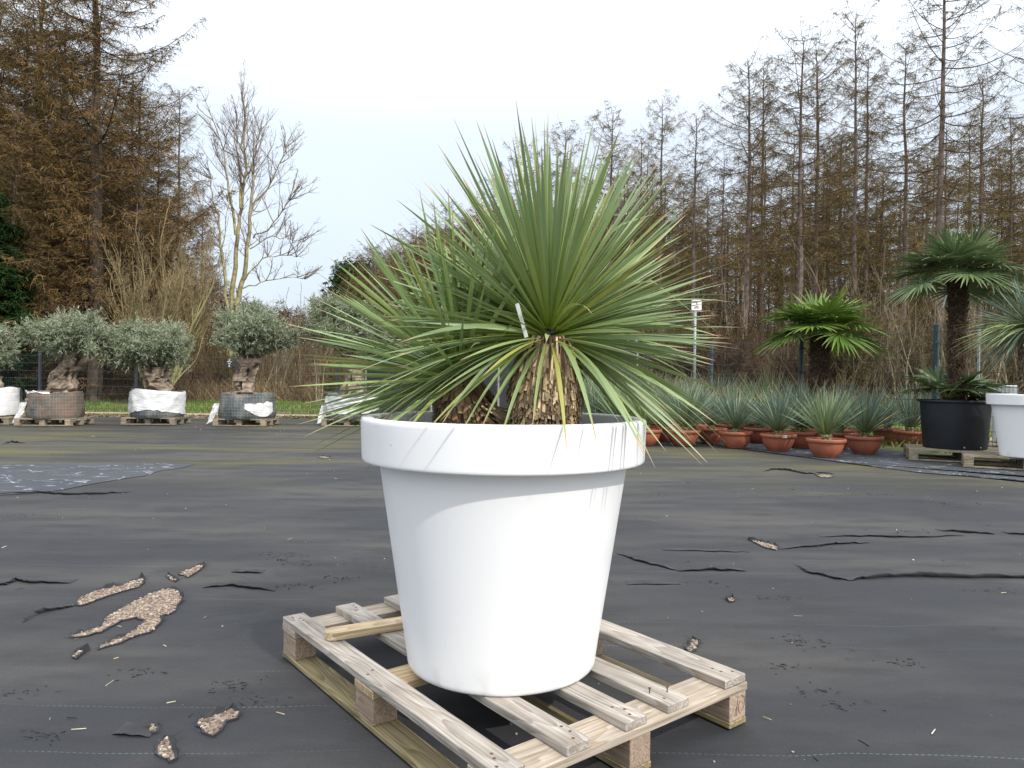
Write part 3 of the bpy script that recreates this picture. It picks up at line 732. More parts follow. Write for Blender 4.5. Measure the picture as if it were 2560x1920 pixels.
def yucca_crown(n, L0, W0, th_max, axis=(0, 0, 1), core=.03, droop0=.05, low_droop=.5, seed=1, K=7, dens=1.0, up=None, lenf=None, jit=.16, front=1.0):
    r = np.random.default_rng(seed); g = G()
    i = np.arange(n) + .5
    cz = 1 - (1 - math.cos(th_max)) * (i / n) ** dens
    th = np.arccos(np.clip(cz, -1, 1)); ph = i * 2.399963 + r.normal(size=n) * .35
    th = np.clip(th + r.normal(size=n) * jit * .5, .02, 3.0)
    D = np.stack([np.sin(th) * np.cos(ph), np.sin(th) * np.sin(ph), np.cos(th)], -1)
    ax = Vector(axis).normalized(); q = Vector((0, 0, 1)).rotation_difference(ax).to_matrix()
    Mx = np.array(q); D = D @ Mx.T
    keep = r.uniform(0, 1, n) < np.where((D[:, 1] < -.30) & (D[:, 2] < .80), front, 1.0)
    D = D[keep]; th = th[keep]; n = len(th)
    P0 = D * core * r.uniform(.5, 1.0, (n, 1)); P0[:, 2] -= .035 * (th / th_max)
    rv = unit(np.cross(D, np.tile(np.array(ax), (n, 1)) + r.normal(size=(n, 3)) * .22))
    roll = r.normal(size=n) * .55
    Sv = rv * np.cos(roll)[:, None] + np.cross(D, rv) * np.sin(roll)[:, None]
    LL = L0 * r.uniform(.80, 1.08, n) * np.interp(th, [0, .5, 1.6, 2.4, 3], [.93, 1, 1.0, .95, .8])
    if lenf is not None: LL = LL * lenf(D)
    dr = droop0 * r.uniform(.2, 1.8, n) + np.where(r.uniform(0, 1, n) < .06, r.uniform(.08, .3, n), 0) + low_droop * np.clip((th - 1.35) / .9, 0, 1) ** 1.3 * r.uniform(.6, 1.2, n)
    WW = W0 * r.uniform(.75, 1.15, n)
    bd = r.normal(size=(n, 3)) * .024
    leaf_batch(g, P0, D, Sv, LL, WW, dr, r.uniform(0, 1, n), K=K, bend=bd)
    return g
def shag(R_of_z, z0, z1, rows, per, lens, wid, seed=1, pal=None, ax=lambda z: (0, 0), flare=.01):
    """dry leaf bases that shingle a yucca trunk"""
    r = np.random.default_rng(seed); g = G()
    zz = np.linspace(z0, z1, 14)
    g.tube([(*ax(z), z) for z in zz], [R_of_z(z) * .93 for z in zz], 20, (.06, .035, .02))
    for k in range(rows):
        z = lerp(z0, z1, (k + .5) / rows); u = (z - z0) / (z1 - z0)
        Ln = np.interp(u, [0, .36, .42, 1], lens); Rz = R_of_z(z); cx, cy = ax(z); cx2, cy2 = ax(z - Ln)
        for j in range(per):
            a = 2 * math.pi * (j + r.uniform(-.4, .4)) / per; w_ = wid * r.uniform(.6, 1.35); l = Ln * r.uniform(.65, 1.3)
            zt = z + r.uniform(-.006, .006); Rb = R_of_z(zt - l) + flare * r.uniform(.2, 1.3); da = w_ / Rz / 2
            c = np.array(pal[0]) * (1 - (f := r.uniform(0, 1) ** 1.2)) + np.array(pal[1]) * f
            sk = r.uniform(-.15, .15) * da * 2
            nm = np.array([math.cos(a), math.sin(a), 0]) * .0028
            v = [(cx + Rz * .93 * math.cos(a - da), cy + Rz * .93 * math.sin(a - da), zt), (cx + Rz * .93 * math.cos(a + da), cy + Rz * .93 * math.sin(a + da), zt),
                 (cx2 + Rb * math.cos(a + da * .85 + sk), cy2 + Rb * math.sin(a + da * .85 + sk), zt - l * r.uniform(.9, 1.1)), (cx2 + Rb * math.cos(a - da * .85 + sk), cy2 + Rb * math.sin(a - da * .85 + sk), zt - l)]
            v = np.array(v); m_ = (v[2] + v[3]) / 2 + nm * .5
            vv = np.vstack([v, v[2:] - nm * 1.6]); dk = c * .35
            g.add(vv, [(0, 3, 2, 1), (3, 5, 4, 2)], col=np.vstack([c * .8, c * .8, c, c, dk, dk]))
    return g
STRAW = [(.15, .095, .05), (.74, .57, .35)]
# the big one
c0 = on_y(1374, 815, 2.05); zb = PZ + .628
tx, ty = on_y(1358, 1000, 2.06).x, 2.06
t = thing('yucca_plant', 'big yucca with a round green head and a shaggy straw trunk, in the white pot', 'yucca', (tx, ty, zb))
top = Vector((c0.x - tx, 0, c0.z - zb))
Rz = lambda z: float(np.interp(z, [0, .03, .11, .19, .25, .30], [.095, .100, .108, .098, .088, .066]))
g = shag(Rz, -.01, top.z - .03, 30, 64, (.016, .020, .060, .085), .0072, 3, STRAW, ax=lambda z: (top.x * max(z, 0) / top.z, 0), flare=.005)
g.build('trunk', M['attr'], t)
def lf(D):
    return np.interp(D[:, 0], [-1, -.6, -.25, .3, .8, 1], [.82, .92, 1, 1, .88, .84]) * np.where(D[:, 1] < -.25, .93, 1.0)
g = yucca_crown(780, .595, .0132, R(97), core=.045, droop0=.03, low_droop=.30, seed=11, K=9, dens=1.0, lenf=lf, front=.22, jit=.10)
def tip_leaves(g, O, tips, wd=.0135, seed=1, droop=(.1, .35)):
    """leaves that end at given points (x, y, z relative to the crown)"""
    r = np.random.default_rng(seed); T = np.array(tips, float); n = len(T)
    P0 = unit(T) * .045 + np.array([0, 0, -.02]); dr = r.uniform(*droop, n)
    ch = T - P0; L_ = np.linalg.norm(ch, axis=1); V = ch + np.array([0, 0, 1.0])[None] * (dr * L_)[:, None]
    L2 = np.linalg.norm(V, axis=1); D = V / L2[:, None]; dr2 = dr * L_ / L2
    Sv = unit(np.cross(D, np.array([0, 0, 1.0]) + r.normal(size=(n, 3)) * .35))
    leaf_batch(g, P0, D, Sv, L2, wd * r.uniform(.8, 1.15, n), dr2, r.uniform(0, 1, n), K=10)
def rel(o, px, py, Y):
    q = on_y(px * 1.1573, py * 1.1573, Y); return (q.x - o.x, q.y - o.y, q.z - o.z)
# lower leaves that hang over the rim and out to the sides
O1 = Vector((c0.x, 2.05, c0.z))
TI = [(1395, 978, 1.66), (1417, 1006, 1.70), (1040, 925, 1.76),
      (1520, 1006, 1.80), (1500, 988, 1.86), (1560, 983, 1.95), (1547, 960, 2.0), (1532, 930, 2.1), (1505, 962, 1.9), (1440, 975, 1.78), (1472, 985, 1.84), (1482, 940, 2.0), (1552, 905, 2.2), (1455, 905, 2.25), (1560, 940, 2.05), (1530, 1000, 1.88), (1578, 965, 2.0), (1490, 900, 2.3), (1350, 930, 1.9), (1460, 950, 1.95),
      (1590, 636, 2.0), (1588, 652, 1.95), (1535, 662, 1.9), (1415, 702, 1.85), (1495, 686, 2.0), (1383, 716, 1.8), (1400, 732, 1.85), (1560, 700, 2.2), (1520, 790, 2.3), (1580, 860, 2.2), (1480, 760, 1.9),
      (830, 860, 1.85), (900, 905, 1.80), (855, 800, 1.75), (775, 900, 1.90), (820, 930, 1.82), (700, 915, 1.95), (905, 950, 1.75), (860, 930, 1.9), (770, 790, 1.7), (860, 740, 1.7), (830, 690, 1.75), (760, 850, 1.9), (950, 910, 1.78), (720, 870, 2.0), (940, 850, 1.7)]
tip_leaves(g, O1, [rel(O1, *q) for q in TI], .0145, 4)
T3 = [(985, 958, 1.70), (1078, 962, 1.66), (1150, 925, 1.64), (1226, 985, 1.60), (1292, 965, 1.62), (1395, 990, 1.64), (1417, 1012, 1.68), (1035, 935, 1.74), (945, 930, 1.72), (870, 905, 1.78)]
tip_leaves(g, O1, [rel(O1, *q) for q in T3], .0125, 6, (.30, .6))
T4 = [(random.uniform(1380, 1560), random.uniform(800, 990), random.uniform(1.8, 2.3)) for _ in range(26)] + [(random.uniform(720, 930), random.uniform(760, 940), random.uniform(1.7, 2.0)) for _ in range(16)]
tip_leaves(g, O1, [rel(O1, *q) for q in T4], .0135, 8, (.15, .4))
# a few bent or yellowing leaves
o = g.build('crown', M['yucca'], t, smooth=True); o.location = top
# tag on it
g = G(); A_ = on_y(1290, 763, 1.90); B_ = on_y(1319, 841, 1.86)
tagM = thing('plant_tag', 'narrow white tag with handwritten figures in the crown of the big yucca', 'tag', (A_ + B_) / 2)
dv = (B_ - A_); ln = dv.length; u_ = dv.normalized(); nrm = Vector((0, -1, 0.15)); nrm = (nrm - u_ * nrm.dot(u_)).normalized(); s_ = u_.cross(nrm)
Mt = Matrix((( -s_.x, u_.x, nrm.x), (-s_.y, u_.y, nrm.y), (-s_.z, u_.z, nrm.z))).to_4x4()
tagM.rotation_euler = Mt.to_euler()
g.box(-.0052, .0052, -ln / 2, ln / 2, -.0004, .0004, bev=.0003); g.build('tag_strip', M['tagwhite'], tagM)
for i, ch in enumerate("425"):
    text_mesh('handwriting', ch, .0115, M['ink'], tagM, Matrix.Translation((0, -.020 + i * .0085, .0007)) @ Matrix.Rotation(R(90), 4, 'Z') @ Matrix.Rotation(R(6 * (i - 1)), 4, 'Z'), .0001)
# the small one
c1 = on_y(1150, 925, 2.14)
bx = on_y(1172, 1050, 2.16).x
t = thing('yucca_plant', 'smaller yucca leaning left, beside the big one in the white pot', 'yucca', (bx, 2.16, zb))
top = Vector((c1.x - bx, -.02, c1.z - zb))
Rz2 = lambda z: float(np.interp(z, [0, .05, .12, .2], [.085, .09, .08, .05]))
g = shag(Rz2, -.01, max(.11, top.z - .02), 18, 54, (.016, .020, .05, .06), .008, 8, [(.10, .06, .035), (.45, .31, .18)], ax=lambda z: (top.x * max(z, 0) / top.z, 0), flare=.012)
r = np.random.default_rng(9); n = 60   # dry leaves fallen to the right
A_ = np.stack([.03 + r.uniform(-.02, .05, n), r.uniform(-.09, .03, n), r.uniform(.06, .10, n)], -1)
B_ = A_ + np.stack([r.uniform(.04, .11, n), r.uniform(-.03, .01, n), r.uniform(-.10, -.03, n)], -1)
cc = np.array(STRAW[0])[None] + r.uniform(.2, 1, (n, 1)) * (np.array(STRAW[1]) - np.array(STRAW[0]))[None]
g.slivers(A_, B_, .007, cc, .5)
g.build('trunk', M['attr'], t)
g = yucca_crown(380, .49, .0118, R(86), axis=(-.55, .08, 1), core=.035, droop0=.03, low_droop=.25, seed=21, K=8, dens=1.0, front=.25, jit=.10)
O2 = Vector((c1.x, 2.14, c1.z))
T2 = [(655, 798, 2.15), (672, 742, 2.2), (672, 728, 2.0), (682, 664, 2.2), (690, 690, 2.0), (745, 640, 2.0), (648, 891, 2.0), (665, 916, 1.95), (657, 943, 1.85), (700, 880, 2.1), (750, 905, 1.9), (800, 940, 1.85), (835, 925, 1.8), (880, 930, 1.8), (690, 770, 1.95), (710, 715, 2.3), (730, 830, 2.2), (690, 850, 2.3), (860, 905, 2.3), (760, 870, 2.4)]
tip_leaves(g, O2, [rel(O2, *q) for q in T2], .0125, 14, (.0, .2))
o = g.build('crown', M['yucca2'], t, smooth=True); o.location = top

# ------------------------------------------------------------------ yuccas in terracotta bowls
def make_bowl():
    t = thing('plant_pot', '', 'pot')
    g = G(); g.lathe([(0, .002), (.115, .002), (.118, 0), (.125, .004), (.128, .012), (.150, .03), (.182, .075), (.205, .13), (.214, .185), (.214, .20)], 40); g.build('bowl', M['terra'], t, smooth=True)
    g = G(); g.lathe([(.212, .192), (.232, .190), (.237, .196), (.239, .222), (.235, .232), (.222, .234), (.213, .230), (.209, .20)], 40); g.build('rim', M['terra'], t, smooth=True)
    g = G(); g.lathe([(.2095, .205), (.1, .214), (.0001, .216)], 24); g.build('soil', M['soil'], t)
    return t
bowl0 = make_bowl()
def make_small_yucca(seed, mat, n=260, L0=.68, th=R(58)):
    t = thing('yucca_plant', '', 'yucca')
    g = shag(lambda z: .055 + .1 * z, 0, .07, 7, 26, (.014, .014, .014, .014), .013, seed, [(.12, .10, .03), (.42, .40, .22)], flare=.006); g.build('trunk', M['attr'], t)
    g = yucca_crown(n, L0, .0095, th, core=.04, droop0=.05, low_droop=.3, seed=seed, K=5, jit=.22); o = g.build('crown', mat, t); o.location = (0, 0, .075)
    return t
protos = [make_small_yucca(31, M['yb']), make_small_yucca(32, M['yg'], 190, .58, R(50)), make_small_yucca(33, M['yb'], 240, .66, R(62)), make_small_yucca(34, M['yg'], 240, .66, R(64))]
def bowl_label(t, P_):
    g = G(); g.box(-.029, .029, -.2425, -.2405, .196, .226, bev=.0004); lb = g.build('price_label', M['tagwhite'], t)
    for z, a, b in ((.214, -.024, .022), (.207, -.026, .026), (.2205, -.025, -.012)):
        g = G(); g.box(a, b, -.2432, -.2427, z - .0022, z + .0022); g.build('print_line', M['ink'], lb)
used = set()
def place_yucca(p, px, py, i, desc, pot_desc, scale=1.0, gr='yuccas in terracotta bowls', lab=False):
    x, y = on_z(px, py) if py else px
    y += .12
    pr = protos[p]; s = scale * random.uniform(.95, 1.05)
    if 'b' not in used:
        used.add('b'); b = bowl0; b.location = (x, y, .009); b['label'] = pot_desc; b['group'] = 'terracotta bowls under the yuccas'; b.rotation_euler[2] = 0
    else: b = copy_tree(bowl0, (x, y, .009), random.uniform(-.3, .3), (1, 1, 1), pot_desc, 'terracotta bowls under the yuccas')
    if lab: b.rotation_euler[2] = 0; bowl_label(b, None)
    rz = random.uniform(0, 6.28); zz = .009 + .212
    if p not in used:
        used.add(p); q = pr; q.location = (x, y, zz); q.rotation_euler[2] = rz; q.scale = (s, s, s); q['label'] = desc; q['group'] = gr
    else: copy_tree(pr, (x, y, zz), rz, (s, s, s * random.uniform(.88, 1.1)), desc, gr, .10)
KIDS[bowl0.name] = [(c, children(c)) for c in children(bowl0)]
for k in protos: KIDS[k.name] = [(c, children(c)) for c in children(k)]
FRONT = [(0, 1845, 1123, 'blue green yucca left of the bowl with the white price label', 'terracotta bowl left of the one with a white price label', 1.0, False),
         (2, 1953, 1131, 'blue green yucca in the bowl with a white price label on its rim', 'terracotta bowl with a white price label on its rim', 1.02, True),
         (1, 2075, 1147, 'yellow green yucca in the foremost bowl, below the short thick palm', 'foremost and palest terracotta bowl, below the short thick palm', 1.08, False),
         (2, 2171, 1138, 'broad blue green yucca just right of the foremost yellow green one', 'terracotta bowl just right of the foremost one', 1.06, False),
         (0, 2286, 1119, 'dark blue green yucca half hidden behind the big black pot', 'terracotta bowl half hidden behind the big black pot', 1.08, False),
         (0, 1783, 1111, 'small dark yucca behind the drooping tips, second bowl from the left', 'second terracotta bowl from the left, crossed by drooping leaf tips', .9, False),
         (3, 1905, 1110, 'yucca in the gap left of the bowl with the price label, set back', 'terracotta bowl set back in the gap left of the price label', .95, False),
         (0, 2118, 1112, 'yucca set back in the gap right of the foremost bowl', 'terracotta bowl set back just right of the foremost bowl', .9, False),
         (1, 2228, 1110, 'greenish yucca set back in the gap before the black pot', 'terracotta bowl set back in the gap before the black pot', 1.0, False),
         (2, 1668, 1106, 'bluish yucca beside the right edge of the big white pot', 'leftmost terracotta bowl beside the right edge of the big white pot', 1.0, False)]
for p, px, py, d, pd, s, lab in FRONT: place_yucca(p, px, py, 0, d, pd, s, lab=lab)
def fence_x(y): return float(np.interp(y, [q[1] for q in FR][::-1], [q[0] for q in FR][::-1]))
FXY = [(on_z(q[1], q[2])[0], on_z(q[1], q[2])[1] + .12) for q in FRONT]
rows = [(10.25, 1.85), (10.8, 1.6), (11.3, 1.3), (11.75, .8), (12.6, .55), (13.5, .4)]
for ri, (y, xs) in enumerate(rows):
    x = xs + random.uniform(0, .2)
    while x < fence_x(y) - .55:
        yy = y + random.uniform(-.12, .12)
        clear = all(math.hypot(x - a, yy + .12 - b) > .42 for a, b in ((4.93, 11.4), (5.45, 8.75)))
        if any(abs(x - a_) < .42 and abs(yy + .12 - b_) < .42 for a_, b_ in FXY): clear = False
        if clear:
            dsc = ['yucca in the second row behind the front bowls', 'yucca deep in the block behind the two front rows'][min(ri, 1)]
            pdsc = ['terracotta bowl in the second row behind the front bowls', 'terracotta bowl deep in the block, hidden behind the front rows'][min(ri, 1)]
            place_yucca(random.choice([0, 1, 2, 3, 3, 1]), (x, yy), None, 0, dsc, pdsc, random.uniform(1.06, 1.22) + .04 * ri, gr=['second row of yuccas', 'yuccas deep in the block'][min(ri, 1)])
        x += random.uniform(.50, .62)

# ------------------------------------------------------------------ palms
def palm(label, loc, H, r0, r1, nfr, pet, Rf, seed, pal, lean=(0, 0), low=-.15, high=1.25, fibre=1.0, seg=30):
    r = np.random.default_rng(seed); t = thing('palm_tree', label, 'palm', loc)
    g = G(); zz = np.linspace(0, H, 12)
    ax = lambda z: (lean[0] * (z / H) ** 1.3, lean[1] * z / H)
    Rr = lambda z: lerp(r0, r1, z / H) * (1 + .05 * math.sin(z * 11))
    g.tube([(*ax(z), z) for z in zz], [Rr(z) * .9 for z in zz], 16, (.045, .028, .02))
    n = int(5200 * fibre * H)
    z = r.uniform(0, H, n); a = r.uniform(0, 2 * math.pi, n)
    Rv = np.array([Rr(q) for q in z]) * r.uniform(.85, 1.02, n); cx = np.array([ax(q)[0] for q in z])
    A = np.stack([cx + Rv * np.cos(a), Rv * np.sin(a), z], -1)
    da = r.normal(size=n) * .35; R2 = Rv + r.uniform(.0, .035, n)
    B = np.stack([cx + R2 * np.cos(a + da), R2 * np.sin(a + da), z + r.uniform(-.06, .035, n)], -1)
    cc = np.array((.075, .05, .036))[None] + r.uniform(0, 1, (n, 1)) ** 1.6 * np.array((.17, .115, .08))[None]
    g.slivers(A, B, .006, cc, .5)
    # old leaf stubs
    m = int(60 * H); z = r.uniform(0, H, m); a = r.uniform(0, 2 * math.pi, m)
    Rv = np.array([Rr(q) for q in z]); cx = np.array([ax(q)[0] for q in z])
    A = np.stack([cx + Rv * .9 * np.cos(a), Rv * .9 * np.sin(a), z - .02], -1); B = np.stack([cx + (Rv + .03) * np.cos(a), (Rv + .03) * np.sin(a), z + .05], -1)
    g.slivers(A, B, .03, (.14, .09, .06), .6)
    g.build('trunk', M['attr'], t)
    hx, hy = ax(H)
    for k in range(nfr):
        u = (k + .5) / nfr; az = k * 2.39996 + r.uniform(-.25, .25); el = lerp(low, high, u ** 1.15) + r.uniform(-.1, .1)
        L_ = pet * r.uniform(.85, 1.1) * (1.0 - .25 * u)
        d = np.array([math.cos(el) * math.cos(az), math.cos(el) * math.sin(az), math.sin(el)])
        b0 = np.array([hx, hy, H - .02]) + d * r0 * .5
        b1 = b0 + d * L_; b1[2] -= .10 * L_; g = G()
        tt = np.linspace(0, 1, 6)[:, None]; pts_ = b0 + (b1 - b0) * tt; pts_[:, 2] += (.10 * np.sin(math.pi * tt[:, 0])) * L_
        g.tube(pts_, .009, 5, (.22, .24, .06))
        # fan
        fd = unit(d + np.array([0, 0, -.35 - .25 * (1 - u)])); sv = unit(np.cross(fd, np.array([0, 0, 1.0])))
        upv = np.cross(sv, fd)
        an = np.linspace(R(-158), R(158), seg) + r.normal(size=seg) * .02
        cone = .22
        Dn = unit(np.cos(an)[:, None] * fd + np.sin(an)[:, None] * sv + upv * (cone * (1 - .3 * np.cos(an)))[:, None])
        side = unit(np.cross(Dn, upv[None]))
        LL = Rf * (1 - .28 * (np.abs(an) / R(158)) ** 2) * r.uniform(.93, 1.05, seg)
        n0 = g.n
        gg = G()
        leaf_batch(gg, np.tile(b1, (seg, 1)) + Dn * .01, Dn, side, LL, np.full(seg, Rf * 3.35 / seg), r.uniform(.06, .28, seg) + .12 * (1 - u), r.uniform(0, 1, seg), K=6, fold_=.5, fan=True)
        v = np.vstack(gg.v); at_ = np.vstack(gg.c); col = np.array(pal[0])[None] + at_[:, :1] * (np.array(pal[1]) - np.array(pal[0]))[None]
        tipm = np.clip((at_[:, 1:2] - .8) * 5, 0, 1) * .7; col = col * (1 - tipm) + np.array(pal[2])[None] * tipm
        g.add(v, np.vstack(gg.q), col=col)
        g.build('frond', M['palm'], t)
    return t
GP = [(.06, .13, .022), (.17, .26, .045), (.30, .30, .05)]
p = on_y(2048, 1000, 11.5)
palm('short palm with a thick brown fibrous trunk and glossy fans, behind the terracotta bowls', (p.x, 11.5, .25), on_y(2048, 838, 11.5).z - .25,   .175, .135, 20, .46, .60, 3, GP, low=-.02, high=1.2, seg=38)
def black_pot(label, loc, Rt, Rb, Hh, group=None):
    t = thing('plant_pot', label, 'pot', loc, 0, group)
    g = G(); g.lathe([(0, .0), (Rb - .01, 0), (Rb, .012), (Rt - .015, Hh - .035)], 64); g.build('pot_body', M['black'], t, smooth=True)
    g = G(); g.lathe([(Rt - .02, Hh - .032), (Rt + .012, Hh - .03), (Rt + .016, Hh - .024), (Rt + .014, Hh - .003), (Rt, Hh), (Rt - .02, Hh - .005), (Rt - .026, Hh - .08)], 64); g.build('rim', M['black'], t, smooth=True)
    g = G(); g.lathe([(Rt - .025, Hh - .07), (.1, Hh - .05), (.0001, Hh - .05)], 32); g.build('soil', M['soil'], t)
    for a in (-105, -72):
        g = G(); rr = Rb + .004; x, y = rr * math.cos(R(a)), rr * math.sin(R(a)); g.tube([(x, y, .035), (x * 1.012, y * 1.012, .035)], .011, 10, (.5, .5, .5)); g.build('drain_hole', M['galv'], t)
    return t
black_pot('pot of dull black plastic under the short thick palm, hidden behind the yuccas', (p.x, 11.5, .009), .32, .26, .32)
p2 = on_y(2386, 1122, 8.9)
black_pot('large dull black pot holding the tall palm, on an old pallet', (p2.x, 8.9, .153), .40, .345, .60)
pb = (p2.x + .01, 8.9, .70)
tp = on_y(2394, 700, 8.9)
GQ = [(.065, .11, .04), (.18, .245, .11), (.26, .25, .12)]
palm('tall palm with a dark slender trunk and drooping fans, in the black pot', pb, tp.z - .70, .088, .100, 26, .46, .46, 5, GQ, lean=(tp.x - pb[0], 0), low=-.12, high=1.3, seg=40, fibre=.8)
t = palm('little palm shoots at the foot of the tall palm, in the black pot', (p2.x - .16, 8.82, .68), .10, .03, .03, 7, .30, .38, 8, GQ, low=.25, high=1.1, seg=26)
palm('little palm shoot right of the tall palm trunk, in the black pot', (p2.x + .24, 8.95, .68), .10, .03, .03, 5, .30, .34, 9, GQ, low=.3, high=1.1, seg=26)
# its white name tag
g = G(); g.box(-.011, .011, -.001, .001, -.07, .07, bev=.0004); tg = g.build('plant_tag', M['tagwhite']); q = on_y(2362, 752, 8.75); tg.location = q; tg.rotation_euler = (0, R(15), 0)
tag(tg, 'white tag hanging on the trunk of the tall palm', 'tag')

# right-hand white pots and yucca
p3 = on_y(2571, 1140, 7.9)
WM = (M['old_wood'],) * 4
EB = [(0, .145), (.165, .265), (.33, .475), (.53, .63), (.65, .795)]
p4 = on_y(2549, 1100, 9.75)
white_pot('white plant pot in front at the right edge, holding a blue green yucca', (p3.x, 7.9, .153), 'white pots on pallets at the right edge')
white_pot('second white pot, mostly hidden behind the front one at the right edge', (p4.x, 9.75, .158), 'white pots on pallets at the right edge', k=1.13)
t = thing('yucca_plant', 'blue green yucca with a shaggy trunk in the front white pot at the right edge', 'yucca', (p3.x + .0, 7.9, .80))
hz_ = on_y(2566, 812, 7.9).z - .80
g = shag(lambda z: .10, 0, hz_ - .02, 40, 40, (.03, .04, .05, .06), .013, 12, [(.10, .07, .045), (.36, .28, .18)], flare=.012); g.build('trunk', M['attr'], t)
g = yucca_crown(420, .62, .013, R(125), core=.05, droop0=.04, low_droop=.35, seed=41, K=7); o = g.build('crown', M['yb'], t); o.location = (0, 0, hz_)
r = np.random.default_rng(44); n = 70
g = G(); ph = r.uniform(R(150), R(215), n); el = r.uniform(-.2, .35, n)
D = np.stack([np.cos(el) * np.cos(ph), np.cos(el) * np.sin(ph), np.sin(el)], -1); Sv = unit(np.cross(D, np.array([0, 0, 1.0]) + r.normal(size=(n, 3)) * .3))
leaf_batch(g, D * .05, D, Sv, r.uniform(.6, .78, n), r.uniform(.011, .015, n), r.uniform(.15, .45, n), r.uniform(0, 1, n), K=8)
o = g.build('yellowing_leaves', M['yucca'], t); o.location = (0, 0, hz_ - .03); o['label'] = 'yellowing lower leaves'
a = on_z(2236, 1160); 
pallet('wooden_pallet', 'old grey pallet under the big black pot with the tall palm', 1.2, .80, .144, EB, WM, (p2.x - .66, 8.72, .009), R(-24), cross=(0, .55, 1.1), cw=.1, bw=.1, group='old pallets at the right')
pallet('wooden_pallet', 'old pallet in front at the right edge, under the white pot', 1.2, .80, .144, EB, WM, (p3.x - .62, 8.05, .009), R(-30), cross=(0, .55, 1.1), cw=.1, bw=.1, group='old pallets at the right')
pallet('wooden_pallet', 'old pallet behind the black pot, under the rear white pot', 1.2, .80, .144, EB, WM, (p4.x - .75, 9.55, .009), R(-12), cross=(0, .55, 1.1), cw=.1, bw=.1, group='old pallets at the right')

